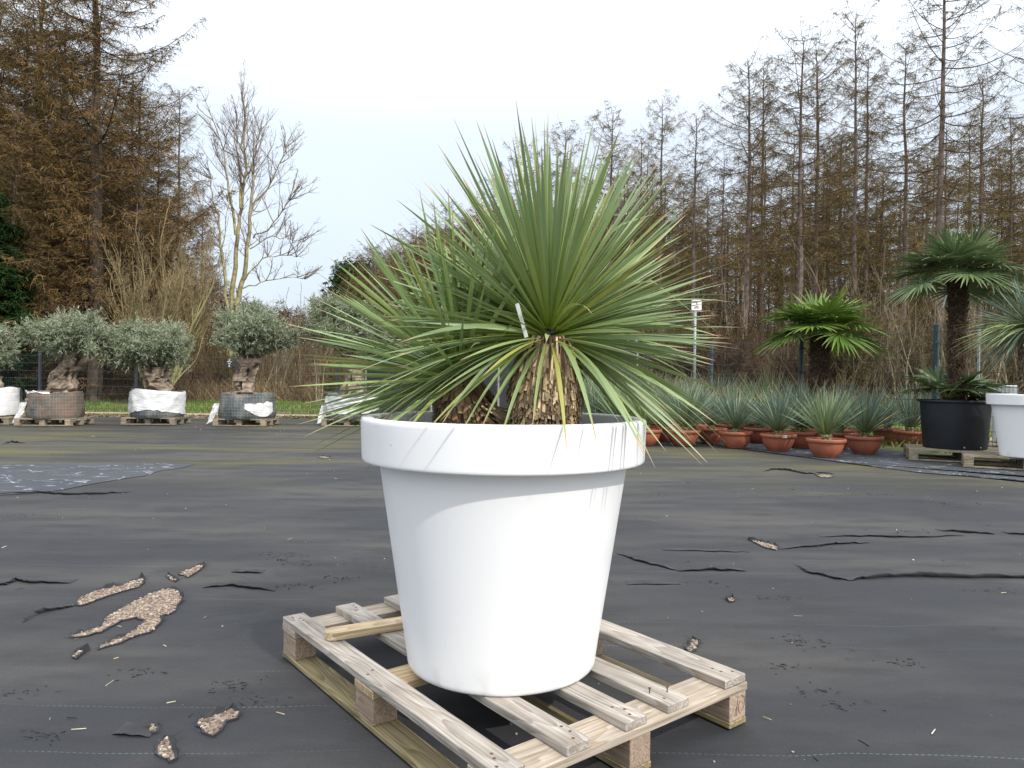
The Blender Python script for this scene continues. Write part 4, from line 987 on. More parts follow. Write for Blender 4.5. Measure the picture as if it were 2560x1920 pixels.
# ------------------------------------------------------------------ olive trees on pallets
def olive(label, px, Y, crown, tr_pix, ball, seed, wrap_fn):
    """crown = (px_left, px_right, py_top, py_bottom); tr_pix = trunk centre line in the photograph"""
    r = np.random.default_rng(seed); base = on_y(px, 1050, Y)
    t = thing('olive_tree', label, 'olive tree', (base.x, Y, .15), 0, 'old olive trees along the left fence')
    bx, bz = base.x, .15
    pts_ = [on_y(a, b, Y) for a, b, _ in tr_pix]; P = [np.array([q.x - bx, 0, q.z - bz]) for q in pts_]
    rad = [c * Y / CF / 2 * .86 for _, _, c in tr_pix]
    # gnarled trunk
    m = 26; u = np.linspace(0, len(P) - 1, m); P = np.array(P)
    path = np.stack([np.interp(u, range(len(P)), P[:, i]) for i in range(3)], -1); rr = np.interp(u, range(len(rad)), rad)
    path[:, 1] += np.array([.06 * mnoise.noise(Vector((seed, 0, q * 3))) for q in u])
    g = G(); nn = 26; V = []; C = []
    for i in range(m):
        for j in range(nn):
            a = 2 * math.pi * j / nn; d = Vector((math.cos(a), math.sin(a), 0)); pz = Vector(path[i]) + d * rr[i]; pz.z *= .5
            k = 1 + .38 * mnoise.noise(pz * 6 + Vector((seed, 0, 0))) + .22 * mnoise.noise(pz * 16) + .10 * mnoise.noise(pz * 34)
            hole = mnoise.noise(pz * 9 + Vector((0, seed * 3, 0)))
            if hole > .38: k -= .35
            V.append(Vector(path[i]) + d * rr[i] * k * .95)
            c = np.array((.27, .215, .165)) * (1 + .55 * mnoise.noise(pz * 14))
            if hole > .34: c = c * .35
            C.append(c)
    q = [(i * nn + j, (i + 1) * nn + j, (i + 1) * nn + (j + 1) % nn, i * nn + (j + 1) % nn) for i in range(m - 1) for j in range(nn)]
    q = [(a, d, c, b) for a, b, c, d in q]
    g.add(np.array(V), q, col=np.array(C))
    top = path[-1]
    cl = on_y(crown[0], (crown[2] + crown[3]) / 2, Y); cr = on_y(crown[1], (crown[2] + crown[3]) / 2, Y)
    zt, zb_ = on_y(px, crown[2], Y).z - bz, on_y(px, crown[3], Y).z - bz
    cen = np.array([(cl.x + cr.x) / 2 - bx, 0, (zt + zb_) / 2]); rx = (cr.x - cl.x) / 2 * .84; rz_ = (zt - zb_) / 2 * .86; ry = rx * .85
    # limbs
    cl_c = []
    for k in range(150):
        v = unit(r.normal(size=3)); v = v * (r.uniform(.12, 1) ** (1 / 2.4)) * .86 * (1.05 + .75 * mnoise.noise(Vector(v) * 1.6 + Vector((seed, 0, 0))))
        if v[2] < -.55: v[2] = -.55 * r.uniform(.6, 1)
        v[2] -= .1 * (v[0] ** 2)
        cl_c.append(cen + v * np.array([rx, ry, rz_]))
    for c in cl_c[::3]:
        mid = (top + c) / 2 + r.normal(size=3) * .06; mid[2] += .05
        tt = np.linspace(0, 1, 7)[:, None]; pp = (1 - tt) ** 2 * (path[-3]) + 2 * tt * (1 - tt) * mid + tt ** 2 * c
        g.tube(pp, np.linspace(.05, .006, 7), 5, (.17, .135, .10))
    g.build('trunk', M['olivebark'], t, smooth=False)
    g = G(); A = []; B = []; C = []; W_ = []
    for c in cl_c:
        nb = 26; s0 = r.uniform(.16, .30)
        d = unit(r.normal(size=(nb, 3)) + unit(c - top)[None] * .8 + np.array([0, 0, .25])); L1 = s0 * r.uniform(.6, 1.75, nb)
        tone = r.uniform(.8, 1.2)
        for q in range(nb):
            a0 = c - d[q] * L1[q] * .2; m_ = 24
            tt = r.uniform(0, 1, m_); p0 = a0[None] + d[q][None] * (tt * L1[q])[:, None]
            ld = unit(d[q][None] * .9 + r.normal(size=(m_, 3)) * .75); ll = r.uniform(.035, .07, m_)
            A.append(p0); B.append(p0 + ld * ll[:, None])
            cc = np.array((.20, .235, .135)) * tone * r.uniform(.7, 1.3, (m_, 1)); sv = r.uniform(0, 1, m_) < .38
            cc[sv] = np.array((.36, .40, .30)) * r.uniform(.8, 1.15, (sv.sum(), 1)); C.append(cc); W_.append(r.uniform(.008, .013, m_))
    g.slivers(np.vstack(A), np.vstack(B), np.concatenate(W_), np.vstack(C), .45)
    g.build('crown', M['olive'], t)
    # root ball in its sack
    Rb_, Hb = ball[0], ball[1]
    def bag(uu, v, off=0.0):
        a = uu * 2 * math.pi; prof = np.interp(v, [0, .08, .5, .93, 1], [.96, 1.0, 1.0, .99, .965])
        p_ = Vector((math.cos(a) * 2, math.sin(a) * 2, v * 1.5 + seed))
        rr_ = Rb_ * prof * (1 + .09 * mnoise.noise(p_) + .04 * mnoise.noise(p_ * 3)) + off + (.012 * mnoise.noise(Vector((a * 9, v * 22, seed))) if off else 0)
        z = .0 + v * Hb * (1 + .13 * mnoise.noise(Vector((math.cos(a) * 1.5, math.sin(a) * 1.5, seed))))
        return (rr_ * math.cos(a), rr_ * math.sin(a), z)
    g = G(); g.grid(lambda a, b: bag(a, b), 60, 12, close=True)
    V = np.array([(0, 0, 0.92 * Hb)] + [bag(i / 60, 1.0) for i in range(60)]); g.add(V, tris=[(0, i + 1, (i + 1) % 60 + 1) for i in range(60)])
    g.build('root_ball', M['sack%d' % ball[2]], t, smooth=True)
    for nm, mat, a0, a1, lo, hi in wrap_fn:
        g = G(); g.grid(lambda a, b: bag((a0 + (a1 - a0) * a) / 360.0, lerp(lo(a), hi(a), b), .014), 44, 12)
        g.build(nm, mat, t, smooth=True)
    return t, bag
def mat_sack(name, c1, c2, c3, grid=True):
    m, nt, p = mat_new(name); L = nt.links.new; tc = N(nt, 'ShaderNodeTexCoord')
    n1 = N(nt, 'ShaderNodeTexNoise'); n1.inputs['Scale'].default_value = 4; n1.inputs['Detail'].default_value = 8; n1.inputs['Roughness'].default_value = .7; L(tc.outputs['Object'], n1.inputs['Vector'])
    r = N(nt, 'ShaderNodeValToRGB'); e = r.color_ramp.elements; e[0].position = .35; e[0].color = (*c1, 1); e[1].position = .72; e[1].color = (*c3, 1); x = e.new(.52); x.color = (*c2, 1)
    L(n1.outputs['Fac'], r.inputs[0]); p.inputs['Roughness'].default_value = .7
    sp = N(nt, 'ShaderNodeSeparateXYZ'); L(tc.outputs['Object'], sp.inputs[0])
    def mt(op, a, b):
        n = N(nt, 'ShaderNodeMath', operation=op)
        for i, x in ((0, a), (1, b)):
            if isinstance(x, (int, float)): n.inputs[i].default_value = x
            else: L(x, n.inputs[i])
        return n.outputs[0]
    g1 = mt('LESS_THAN', mt('FRACT', mt('MULTIPLY', sp.outputs['Z'], 17.0), 0), .13)
    g2 = mt('LESS_THAN', mt('FRACT', mt('MULTIPLY', mt('ARCTAN2', sp.outputs['Y'], sp.outputs['X']), 9.0), 0), .13)
    mx = N(nt, 'ShaderNodeMix', data_type='RGBA'); L(mt('MULTIPLY', mt('MAXIMUM', g1, g2), .45), mx.inputs[0]); L(r.outputs[0], mx.inputs[6]); mx.inputs[7].default_value = (.26, .30, .30, 1)
    L(mx.outputs[2], p.inputs['Base Color'])
    b = N(nt, 'ShaderNodeBump'); b.inputs['Strength'].default_value = .7; b.inputs['Distance'].default_value = .03; L(n1.outputs['Fac'], b.inputs['Height']); L(b.outputs[0], p.inputs['Normal'])
    return m
M['sack0'] = mat_sack('dirty_dark_sack', (.045, .055, .06), (.10, .11, .11), (.30, .26, .20))
M['sack1'] = mat_sack('muddy_sack', (.05, .06, .065), (.16, .12, .09), (.20, .085, .045))
wf = lambda base, amp, k: (lambda a: base + amp * mnoise.noise(Vector((a * 6, k, 0))) + amp * .5 * mnoise.noise(Vector((a * 17, k, 4))))
WB = 'plastic_wrap'
# pixel measurements per tree
olv = [
 ('silver olive crown at the left edge, above a white wrapped root ball', -5, 14.2, (-130, 45, 815, 925), [(-25, 1010, 70), (-20, 960, 60), (-30, 925, 50)], (.40, .56, 0), 51, [(WB, M['wrap'], 170, 370, wf(.05, .05, 1), wf(1.0, .02, 2))]),
 ('broad silver green olive with a trunk leaning right, root ball in a muddy sack', 140, 13.9, (72, 300, 785, 905), [(120, 1000, 105), (148, 975, 80), (165, 935, 62), (190, 905, 66), (200, 880, 50)], (.50, .50, 1), 52, [(WB, M['wrap'], 178, 212, wf(.15, .25, 3), wf(.62, .2, 4)), (WB, M['wrap'], 195, 290, wf(.97, .02, 5), wf(1.03, .05, 6))]),
 ('low wide olive above a root ball wrapped all in white, its lower edge torn', 395, 14.2, (268, 494, 812, 935), [(405, 1000, 88), (400, 970, 76), (390, 945, 72), (392, 918, 84)], (.52, .52, 0), 53, [(WB, M['wrap'], 170, 370, lambda a: .30 - .30 * abs(a - .55) * 1.6 + .06 * mnoise.noise(Vector((a * 20, 2, 0))), wf(1.02, .03, 7))]),
 ('olive with a knotted bare trunk over a dark sack with white scraps', 618, 14.0, (538, 736, 775, 900), [(590, 1000, 95), (612, 975, 62), (612, 945, 58), (622, 915, 54), (628, 895, 60)], (.55, .50, 0), 54, [(WB, M['wrap'], 285, 350, lambda a: .42 - .35 * math.sin(a * 2.6) , wf(.62, .05, 8))]),
 ('dark olive half hidden behind the left hand leaves of the small yucca', 880, 13.8, (745, 975, 758, 885), [(880, 1005, 95), (885, 960, 62), (882, 925, 56), (872, 895, 60)], (.56, .50, 0), 55, [(WB, M['wrap'], 170, 370, lambda a: .22 + .06 * mnoise.noise(Vector((a * 15, 5, 0))), wf(.92, .04, 9))])]
for i, (lb, px, Y, cr, tr, bl, sd_, wr) in enumerate(olv):
    Y = on_z(px, [1063, 1067, 1064, 1067, 1067][i])[1] + .42; bl = (bl[0] * .93, bl[1] * .95, bl[2])
    t, bag = olive(lb, px, Y, cr, tr, bl, sd_, wr)
    base = on_y(px, 1050, Y)
    if i in (1, 3, 4):   # loose scrap of wrap hanging beside
        g = G(); x0 = -bl[0] - .02
        g.grid(lambda a, b: (x0 + .12 * a - .16 * (1 - b) * (1 if i != 4 else .6) + .03 * mnoise.noise(Vector((a * 3, b * 4, i))), -.25 + .05 * mnoise.noise(Vector((a * 5, b * 3, i + 9))), lerp(-.12 + .06 * a, .28, b)), 8, 12)
        g.build('loose_wrap', M['wrap'], t, smooth=True)
    nm = ['under the olive at the left edge', 'under the muddy root ball of the leaning olive', 'under the white wrapped root ball with the torn edge', 'under the dark sacked root ball with white scraps', 'under the olive half hidden by the small yucca'][i]
    ang = R(random.uniform(-4, 4)); WP = (M['old_wood'], M['cross_wood'] if i in (1, 3) else M['old_wood'], M['block_wood'] if i in (1, 3) else M['old_wood'], M['old_wood'])
    pallet('wooden_pallet', 'weathered pallet ' + nm, 1.0, .82, .138, [(0, .145), (.17, .27), (.34, .48), (.54, .64), (.675, .82)], WP, (base.x - .50, Y - .42, .006), ang, cross=(0, .53, 1.07), cw=.1, bw=.1, group='pallets under the olive trees')

# ------------------------------------------------------------------ fences
def panel_mesh(L_, H, name, nh):
    g = G()
    for k in range(nh):
        z = .05 + (H - .1) * k / (nh - 1)
        g.tube([(0, 0, z), (L_, 0, z)], .0036, 4)
    n = int(L_ / .05)
    for k in range(1, n): g.tube([(k * .05, 0, .03), (k * .05, 0, H)], .0026, 3, cap=False)
    return g.data(name)
def fence(label, pts_, H, z0, mat_p, mat_w, pw, nh=8):
    t = thing('mesh_fence', label, 'fence', (pts_[0][0], pts_[0][1], 0))
    cache = {}
    for i, (x, y) in enumerate(pts_):
        g = G(); 
        if pw > .05: g.tube([(0, 0, 0), (0, 0, z0 + H + .03)], pw / 2, 10)
        else: g.box(-pw / 2, pw / 2, -pw * .7, pw * .7, 0, z0 + H + .05, bev=.003)
        if pw > .05: g.tube([(0, 0, z0 + H + .03), (0, 0, z0 + H + .04)], pw / 2 * 1.1, 10)
        for k in range(4): g.box(-pw * .75, pw * .75, -pw * .6, -pw * .3, z0 + H * (.12 + .25 * k), z0 + H * (.12 + .25 * k) + .03)
        p_ = g.build('post', mat_p, t); p_.location = (x - pts_[0][0], y - pts_[0][1], 0)
        if i < len(pts_) - 1:
            x2, y2 = pts_[i + 1]; L_ = math.dist((x, y), (x2, y2)); key = round(L_, 2)
            if key not in cache: cache[key] = panel_mesh(L_, H, 'mesh_panel', nh)
            o = obj('mesh_panel', cache[key], mat_w, t); o.location = (x - pts_[0][0], y - pts_[0][1] - .03, z0); o.rotation_euler = (0, 0, math.atan2(y2 - y, x2 - x))
    return t
xs = [on_y(px, 900, FENCE_L_Y).x for px in (-400, -150, 100, 341, 591, 843)]
fx = xs + [xs[-1] + 2.5, xs[-1] + 5.0, FR[0][0]]
fence('dark wire mesh fence running behind the olive trees', [(x, FENCE_L_Y) for x in fx], 1.42, .05, M['post_blue'] if False else M['steel_dark'], M['steel_dark'], .048)
fence('wire mesh fence with blue grey round posts behind the potted yuccas and palms', FR, 1.62, .10, M['post_blue'], M['steel_dark'], .075, 9)
# little navy plate on the fence
q = on_y(574, 909, FENCE_L_Y - .06)
t = thing('fence_plate', 'small navy plate with white marks fixed on the fence between two olive trees', 'sign', q)
g = G(); g.box(-.06, .06, -.004, .004, -.095, .095, bev=.002); g.build('plate', M['signblue'], t)
for a, b, c, d in ((-.056, .054, .040, .052), (-.036, .022, -.012, .004), (-.012, .008, .060, .082), (-.018, .002, -.075, -.038), (-.018, .018, -.082, -.072)):
    g = G(); g.box(a, b, -.0055, -.0045, c, d); g.build('white_mark', M['signwhite'], t)

# black shade-cloth screen behind the pot
a = on_y(915, 866, 14.6); b = on_y(1594, 853, 14.0)
t = thing('windbreak_screen', 'long black shade cloth screen on a thin metal frame behind the big yucca', 'screen', (a.x, 14.6, 0), math.atan2(-.6, b.x - a.x))
W_ = math.hypot(b.x - a.x, .6); H_ = b.z
nW = 4
for k in range(nW):
    x0 = W_ * k / nW; x1 = W_ * (k + 1) / nW
    g = G()
    g.grid(lambda u, v: (lerp(x0 + .03, x1 - .03, u), .03 * math.sin(u * math.pi) * math.sin(v * math.pi) + .012 * mnoise.noise(Vector((u * 4 + k, v * 3, 0))), lerp(.04, H_ - .03, v)), 16, 10)
    g.build('shade_cloth', M['shade'], t, smooth=True)
for k in range(nW + 1):
    g = G(); x = W_ * k / nW; g.tube([(x, 0, 0), (x, 0, H_)], .017, 8); g.tube([(x, 0, H_ * .6), (x, .7, 0.02)], .014, 6); g.build('frame_post', M['galv'], t)
g = G(); g.tube([(0, 0, H_), (W_, 0, H_)], .014, 8); g.build('top_rail', M['galv'], t)

# signpost
q = on_y(1741, 762, 18.6)
t = thing('signpost', 'grey post with a white sign showing a red arrow above a bicycle', 'sign', (q.x, 18.6, 0))
sw, sh = .26, .27
g = G(); g.tube([(-.02, .03, 0), (-.02, .03, q.z + .12)], .036, 12); g.build('post', M['galv'], t, smooth=True)
pl = []
def rrect(w_, h_, r_, n=6):
    L_ = []
    for cx, cy, a0 in ((w_ / 2 - r_, h_ / 2 - r_, 0), (-w_ / 2 + r_, h_ / 2 - r_, 90), (-w_ / 2 + r_, -h_ / 2 + r_, 180), (w_ / 2 - r_, -h_ / 2 + r_, 270)):
        for k in range(n + 1): L_.append((cx + r_ * math.cos(R(a0 + 90 * k / n)), cy + r_ * math.sin(R(a0 + 90 * k / n))))
    return L_
def plate(name, w_, h_, r_, y0, y1, mat, par, z):
    L_ = rrect(w_, h_, r_); n = len(L_); V = [(x, y, z + zz) for y in (y0, y1) for x, zz in L_]; g = G()
    g.add(V, [(i, n + i, n + (i + 1) % n, (i + 1) % n) for i in range(n)], [(0, i, i + 1) for i in range(1, n - 1)] + [(n, n + i + 1, n + i) for i in range(1, n - 1)])
    return g.build(name, mat, par)
zc = q.z - .01
pl = plate('sign_plate', sw, sh, .03, -.02, .0, M['signwhite'], t, zc)
plate('plate_border', sw + .012, sh + .012, .034, .001, .006, M['steel_dark'], pl, zc)
plate('side_edge', .035, sh - .05, .01, .0075, .05, M['ink'], pl, zc).location = (-sw / 2, 0, 0)
g = G(); g.add([(-.03, -.023, zc + .055), (.03, -.023, zc + .055), (0, -.023, zc + .112)], tris=[(0, 1, 2)]); g.box(-.009, .009, -.0235, -.0225, zc + .005, zc + .056); g.build('arrow', M['signred'], pl)
g = G()
for cx in (-.037, .037):
    g.tube([(cx + .024 * math.cos(R(a)), -.023, zc - .068 + .024 * math.sin(R(a))) for a in range(0, 361, 24)], .0032, 5, cap=False)
for a_, b_ in (((-.037, -.068), (-.012, -.03)), ((-.012, -.03), (.022, -.03)), ((.022, -.03), (-.002, -.068)), ((-.002, -.068), (-.037, -.068)), ((-.002, -.068), (-.016, -.022)), ((.037, -.068), (.018, -.018)), ((.018, -.018), (.03, -.012)), ((-.024, -.021), (-.008, -.021))):
    g.tube([(a_[0], -.023, zc + a_[1]), (b_[0], -.023, zc + b_[1])], .003, 5)
g.build('bicycle_symbol', M['signred'], pl)
q = on_y(2448, 820, 12.5)
g = G(); g.tube([(0, 0, 0), (0, 0, q.z)], .021, 10); g.box(-.03, .03, -.03, .03, q.z, q.z + .012); o = g.build('metal_post', M['galv']); o.location = (q.x, 12.5, 0)
tag(o, 'thin bare galvanised post beyond the fence, right of the tall palm', 'post')

# ------------------------------------------------------------------ trees
def tree_root(name, label, cat, x, y, group): return thing(name, label, cat, (x, y, 0), 0, group)
def larch(seed, H=15.0, cb=.25, spread=3.0, nper=4, step=.42, dens=1.0, tcol=(.17, .13, .115), bcol=(.125, .085, .06), fcol=((.25, .145, .08), (.19, .175, .045)), dead=True, droop=.25, r0=.135, fw=.012, up=.45, shape=.5, tert=11):
    r = np.random.default_rng(seed); g = G()
    K = 14; zz = np.linspace(0, H, K); wob = np.cumsum(r.normal(size=(K, 2)) * .03 * H / 15, axis=0); wob[0] = 0
    path = np.column_stack([wob, zz]); rad = r0 * (1 - zz / H) ** .8 + .012
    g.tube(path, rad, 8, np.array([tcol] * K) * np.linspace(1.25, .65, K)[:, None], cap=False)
    b = G(); A = []; B = []; C = []; W_ = []
    z = H * cb * (.30 if dead else 1); az = 0.0
    while z < H * .985:
        u = (z / H - cb) / (1 - cb)
        if u < 0: Lb = spread * .7 * r.uniform(.3, 1.0); thin = .8
        else: Lb = spread * (.16 + .84 * (1 - u) ** shape) * (1 if u > .12 else .8); thin = 1.0
        cx, cy = np.interp(z, zz, path[:, 0]), np.interp(z, zz, path[:, 1])
        for k in range(nper if u > 0 else 2):
            az += 2.4 + r.uniform(-.4, .4); L_ = Lb * r.choice([r.uniform(.3, .7), r.uniform(.7, 1.25)], p=[.4, .6]); e0 = lerp(-.08, up + .45, max(u, 0) ** 1.4) + r.normal() * .2
            t = np.linspace(0, 1, 7); hor = L_ * t; zv = z + L_ * (e0 * t - droop * t * (1 - t) * 1.6 * (1 - max(u, 0) * .5) + .16 * t ** 3) + r.uniform(-.3, .3)
            ca, sa = math.cos(az), math.sin(az); bend = r.normal() * .12
            bp = np.column_stack([cx + ca * hor - sa * bend * L_ * t ** 2, cy + sa * hor + ca * bend * L_ * t ** 2, zv])
            br = .006 + .005 * L_
            b.tube(bp, br * (1 - t) ** .7 + .003, 4, bcol, cap=False)
            ns = max(3, int(L_ / .13 * dens * (thin if u < 0 else 1)))
            ts = r.uniform(.12, 1, ns); p0 = np.column_stack([np.interp(ts, t, bp[:, i]) for i in range(3)])
            sd_ = np.where(r.uniform(size=ns) < .5, 1, -1); ang = az + sd_ * r.uniform(.6, 1.4, ns); l2 = (.30 + .26 * L_ * (1 - ts)) * r.uniform(.5, 1.2, ns)
            d2 = np.column_stack([np.cos(ang), np.sin(ang), r.uniform(-.45, .15, ns)]); p1 = p0 + d2 * l2[:, None]
            A.append(p0); B.append(p1); C.append(np.tile(bcol, (ns, 1))); W_.append(np.full(ns, fw * .9))
            nt_ = tert; tt = r.uniform(.15, 1, (ns, nt_)); q0 = (p0[:, None] + (p1 - p0)[:, None] * tt[..., None]).reshape(-1, 3); m_ = len(q0)
            d3 = np.column_stack([r.normal(size=m_) * .5, r.normal(size=m_) * .5, r.uniform(-1.0, .25, m_)]); l3 = r.uniform(.08, .30, m_)
            A.append(q0); B.append(q0 + d3 * l3[:, None])
            f = r.uniform(0, 1, (m_, 1)); C.append((np.array(fcol[0]) * (1 - f) + np.array(fcol[1]) * f) * r.uniform(.6, 1.3, (m_, 1))); W_.append(np.full(m_, fw * r.uniform(.8, 1.2)))
        z += step * r.uniform(.7, 1.3) * (1 if u > 0 else 1.5)
    b.slivers(np.vstack(A), np.vstack(B), np.concatenate(W_), np.vstack(C), .5)
    return g, b
def make_larch(label, x, y, group, **k):
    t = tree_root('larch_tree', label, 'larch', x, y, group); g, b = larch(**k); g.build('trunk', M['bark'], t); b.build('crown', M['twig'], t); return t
def bare(seed, H, stems, spread, levels=4, col=(.24, .21, .17), tipc=(.20, .15, .12), r0=.08, asc=.75, fork=3, wtip=.012, minr=.004, lean=.25, twigs=5, lr=0.0, low0=.3):
    r = np.random.default_rng(seed); g = G(); A = []; B = []; C = []; T = G()
    def grow(p, d, L_, rad, lv, G_):
        n = 5; pts_ = [p]; q = p.copy(); dd = d.copy()
        for k in range(n):
            dd = unit(dd + r.normal(size=3) * .09 + np.array([0, 0, .06 * asc])); q = q + dd * L_ / n; pts_.append(q)
        pts_ = np.array(pts_); u = lv / levels; c = np.array(col) * (1 - u) + np.array(tipc) * u
        if rad > .009: G_.tube(pts_, np.linspace(rad, rad * .6, n + 1), 6 if rad > .03 else 4, c, cap=False)
        else:
            A.append(pts_[:-1]); B.append(pts_[1:]); C.append(np.tile(c, (n, 1)))
        if lv >= levels:
            m = twigs; tt = r.uniform(.1, 1, m); idx = np.minimum((tt * n).astype(int), n - 1); s = pts_[idx]; e = s + unit(dd[None] + r.normal(size=(m, 3)) * .6) * r.uniform(.12, .4, (m, 1)) * (L_ + .2)
            A.append(s); B.append(e); C.append(np.tile(tipc, (m, 1))); return
        for k in range(fork + (1 if r.uniform() < .5 else 0)):
            tpos = r.uniform(low0 if lv == 0 else .3, 1.0) if k else 1.0; s = pts_[min(int(tpos * n), n)]
            sp = (spread * r.uniform(.5, 1.15)) if k else .15
            nd = unit(dd + unit(r.normal(size=3)) * sp + np.array([0, 0, asc * .3])); grow(s, nd, L_ * (r.uniform(.5, .78) + lr * (lv < 2) if k else .8), rad * (.45 if k else .68), lv + 1, g)
    for s in range(stems):
        a = s * 2 * math.pi / stems + r.uniform(-.4, .4); ln = lean * r.uniform(.4, 1.2) if stems > 1 else lean * .3
        d = unit(np.array([math.cos(a) * ln, math.sin(a) * ln, 1])); k = r.uniform(.75, 1.0)
        grow(np.array([math.cos(a) * .12 * (stems > 1), math.sin(a) * .12 * (stems > 1), 0]), d, H * .36 * k, r0 * k, 0, T)
    g.slivers(np.vstack(A), np.vstack(B), wtip, np.vstack(C), .6)
    return T, g
def make_bare(name, label, cat, x, y, group, **k):
    t = tree_root(name, label, cat, x, y, group); a, b = bare(**k); a.build('trunk', M['bark'], t); b.build('branches', M['twig'], t); return t

LV = [make_larch('', 0, 0, None, seed=61, H=15, cb=.36, spread=2.9, dens=1.2),
      make_larch('', 0, 0, None, seed=62, H=15, cb=.50, spread=2.6, dens=1.3, bcol=(.12, .09, .07)),
      make_larch('', 0, 0, None, seed=63, H=15, cb=.42, spread=3.1, dens=.8, fcol=((.22, .13, .08), (.17, .16, .045))),
      make_larch('', 0, 0, None, seed=64, H=15, cb=.30, spread=2.3, dens=1.3, fcol=((.25, .155, .07), (.19, .175, .045))),
      make_larch('', 0, 0, None, seed=65, H=15, cb=.55, spread=2.0, dens=1.0, up=.7),
      make_larch('', 0, 0, None, seed=66, H=15, cb=.06, spread=3.0, dens=2.2, nper=5, fcol=((.26, .15, .08), (.18, .165, .05)), dead=False, tert=8)]
for v in LV: KIDS[v.name] = [(c, []) for c in children(v)]
first = set()
def put(vi, x, y, H, label, group, wide=1.0):
    s = H / 15.0; sw_ = (s * .5 + .5 * 1.0) * wide
    if vi not in first:
        first.add(vi); v = LV[vi]; v.location = (x, y, 0); v.scale = (sw_, sw_, s); v.rotation_euler[2] = random.uniform(0, 6.28); v['label'] = label; v['group'] = group
        return v
    return copy_tree(LV[vi], (x, y, 0), random.uniform(0, 6.28), (sw_, sw_, s), label, group)
RIGHT = [(1112, 513, 52, 1, .9), (1190, 490, 48, 3, .9), (1250, 445, 44, 0, 1), (1312, 364, 40, 2, .9), (1420, 330, 40, 1, 1), (1530, 284, 36, 0, 1), (1600, 340, 44, 3, .9), (1656, 245, 34, 3, .85),
         (1740, 290, 33, 4, .9), (1800, 400, 42, 2, .9), (1874, 146, 32, 0, 1.0), (1914, 170, 36, 3, .9), (1996, 100, 31, 2, 1.05), (2045, 110, 36, 0, 1), (2142, 20, 34, 4, .9), (2172, 150, 40, 3, 1), (2259, 115, 33, 1, 1),
         (2370, -190, 29, 2, 1.05), (2460, 195, 36, 4, 1.1), (2530, 290, 44, 0, 1), (2640, -90, 27, 2, 1.1)]
ORD = ['leftmost', 'second', 'third', 'fourth', 'fifth', 'sixth', 'seventh', 'eighth', 'ninth', 'tenth', 'eleventh', 'twelfth', 'thirteenth', 'fourteenth', 'fifteenth', 'sixteenth', 'seventeenth', 'eighteenth', 'nineteenth', 'twentieth', 'rightmost']
for i, (px, py, Y, v, wd) in enumerate(RIGHT):
    q = on_y(px, py, Y); dsc = 'tall ' if py < 200 else ''
    o_ = ORD[i] if i in (0, 20) else ORD[i] + ' from the left'
    put(v, q.x, Y, q.z, f'{dsc}brown leafless larch, {o_} along the front of the right hand wood', 'larches along the front of the right hand wood', wd)
random.seed(21)
for k in range(58):
    Y = random.uniform(40, 64); px = random.uniform(1130, 2700); q = on_y(px, np.interp(px, [1130, 1500, 1900, 2600], [600, 440, 360, 330]) + random.uniform(-40, 120), Y)
    put(random.choice([0, 1, 2, 3, 4]), q.x, Y, q.z, 'brown leafless larch standing deeper in the right hand wood', 'larches deeper in the right hand wood')
LEFTT = [(-40, -60, 27, 5, 1.5), (175, 40, 28, 5, 1.45), (345, 215, 28, 5, 1.2), (95, -120, 31, 5, 1.5), (-60, -60, 33, 5, 1.3), (60, 40, 30, 5, 1.4), (150, 130, 35, 5, 1.3), (330, 195, 34, 5, 1.1), (455, 225, 34, 3, .85), (400, 330, 30, 5, .9), (40, 330, 25, 5, 1.2), (300, 420, 31, 5, 1.2), (505, 500, 42, 5, .8), (110, 430, 27, 5, 1.1)]
LD = ['nearest one at the left edge, filling the corner', 'close behind the big larch, its crown between the branches', 'near one right of the big larch, over the alder', 'high one between the left edge and the big larch', 'at the left edge behind the others', 'whose reddish crown fills the upper left corner', 'behind the thick dark trunk of the big larch', 'just right of the big larch, reddish crown', 'at the right end of the left hand wood, narrow crown', 'lower one between the big larch and the bare maple', 'low one in front at the left edge', 'behind the multi stemmed alder, dense', 'small one nearest the bare maple', 'lower one just left of the big larch trunk']
for (px, py, Y, v, wd), d in zip(LEFTT, LD):
    q = on_y(px, py, Y); put(v, q.x, Y, q.z, 'brown larch ' + d, 'larches of the left hand wood', wd)
for k in range(16):
    Y = random.uniform(38, 58); px = random.uniform(-150, 540); q = on_y(px, np.interp(px, [-150, 300, 540], [250, 330, 520]) + random.uniform(-40, 120), Y)
    put(random.choice([0, 5, 3]), q.x, Y, q.z, 'brown larch standing deeper in the left hand wood', 'larches deeper in the left hand wood', 1.2)
for k in range(30):
    Y = random.uniform(46, 72); px = random.uniform(890, 1200); q = on_y(px, np.interp(px, [880, 960, 1200], [650, 585, 520]) + random.uniform(-5, 90), Y)
    put(random.choice([0, 5, 3]), q.x, Y, q.z, 'distant brown larch behind the small yucca', 'distant larches behind the small yucca', 1.15)
# the big larch on the left
q = on_y(236, 900, 25.0)
b_ = make_larch('big spreading larch with a dark crooked trunk, towering over the left side', q.x, 25.0, None, seed=77, H=18.5, cb=.16, spread=4.0, nper=5, step=.42, dens=2.0, shape=.42, tert=7, tcol=(.085, .065, .05), bcol=(.07, .05, .035), fcol=((.28, .145, .07), (.18, .15, .05)), droop=.5, r0=.25, fw=.016, up=.35)
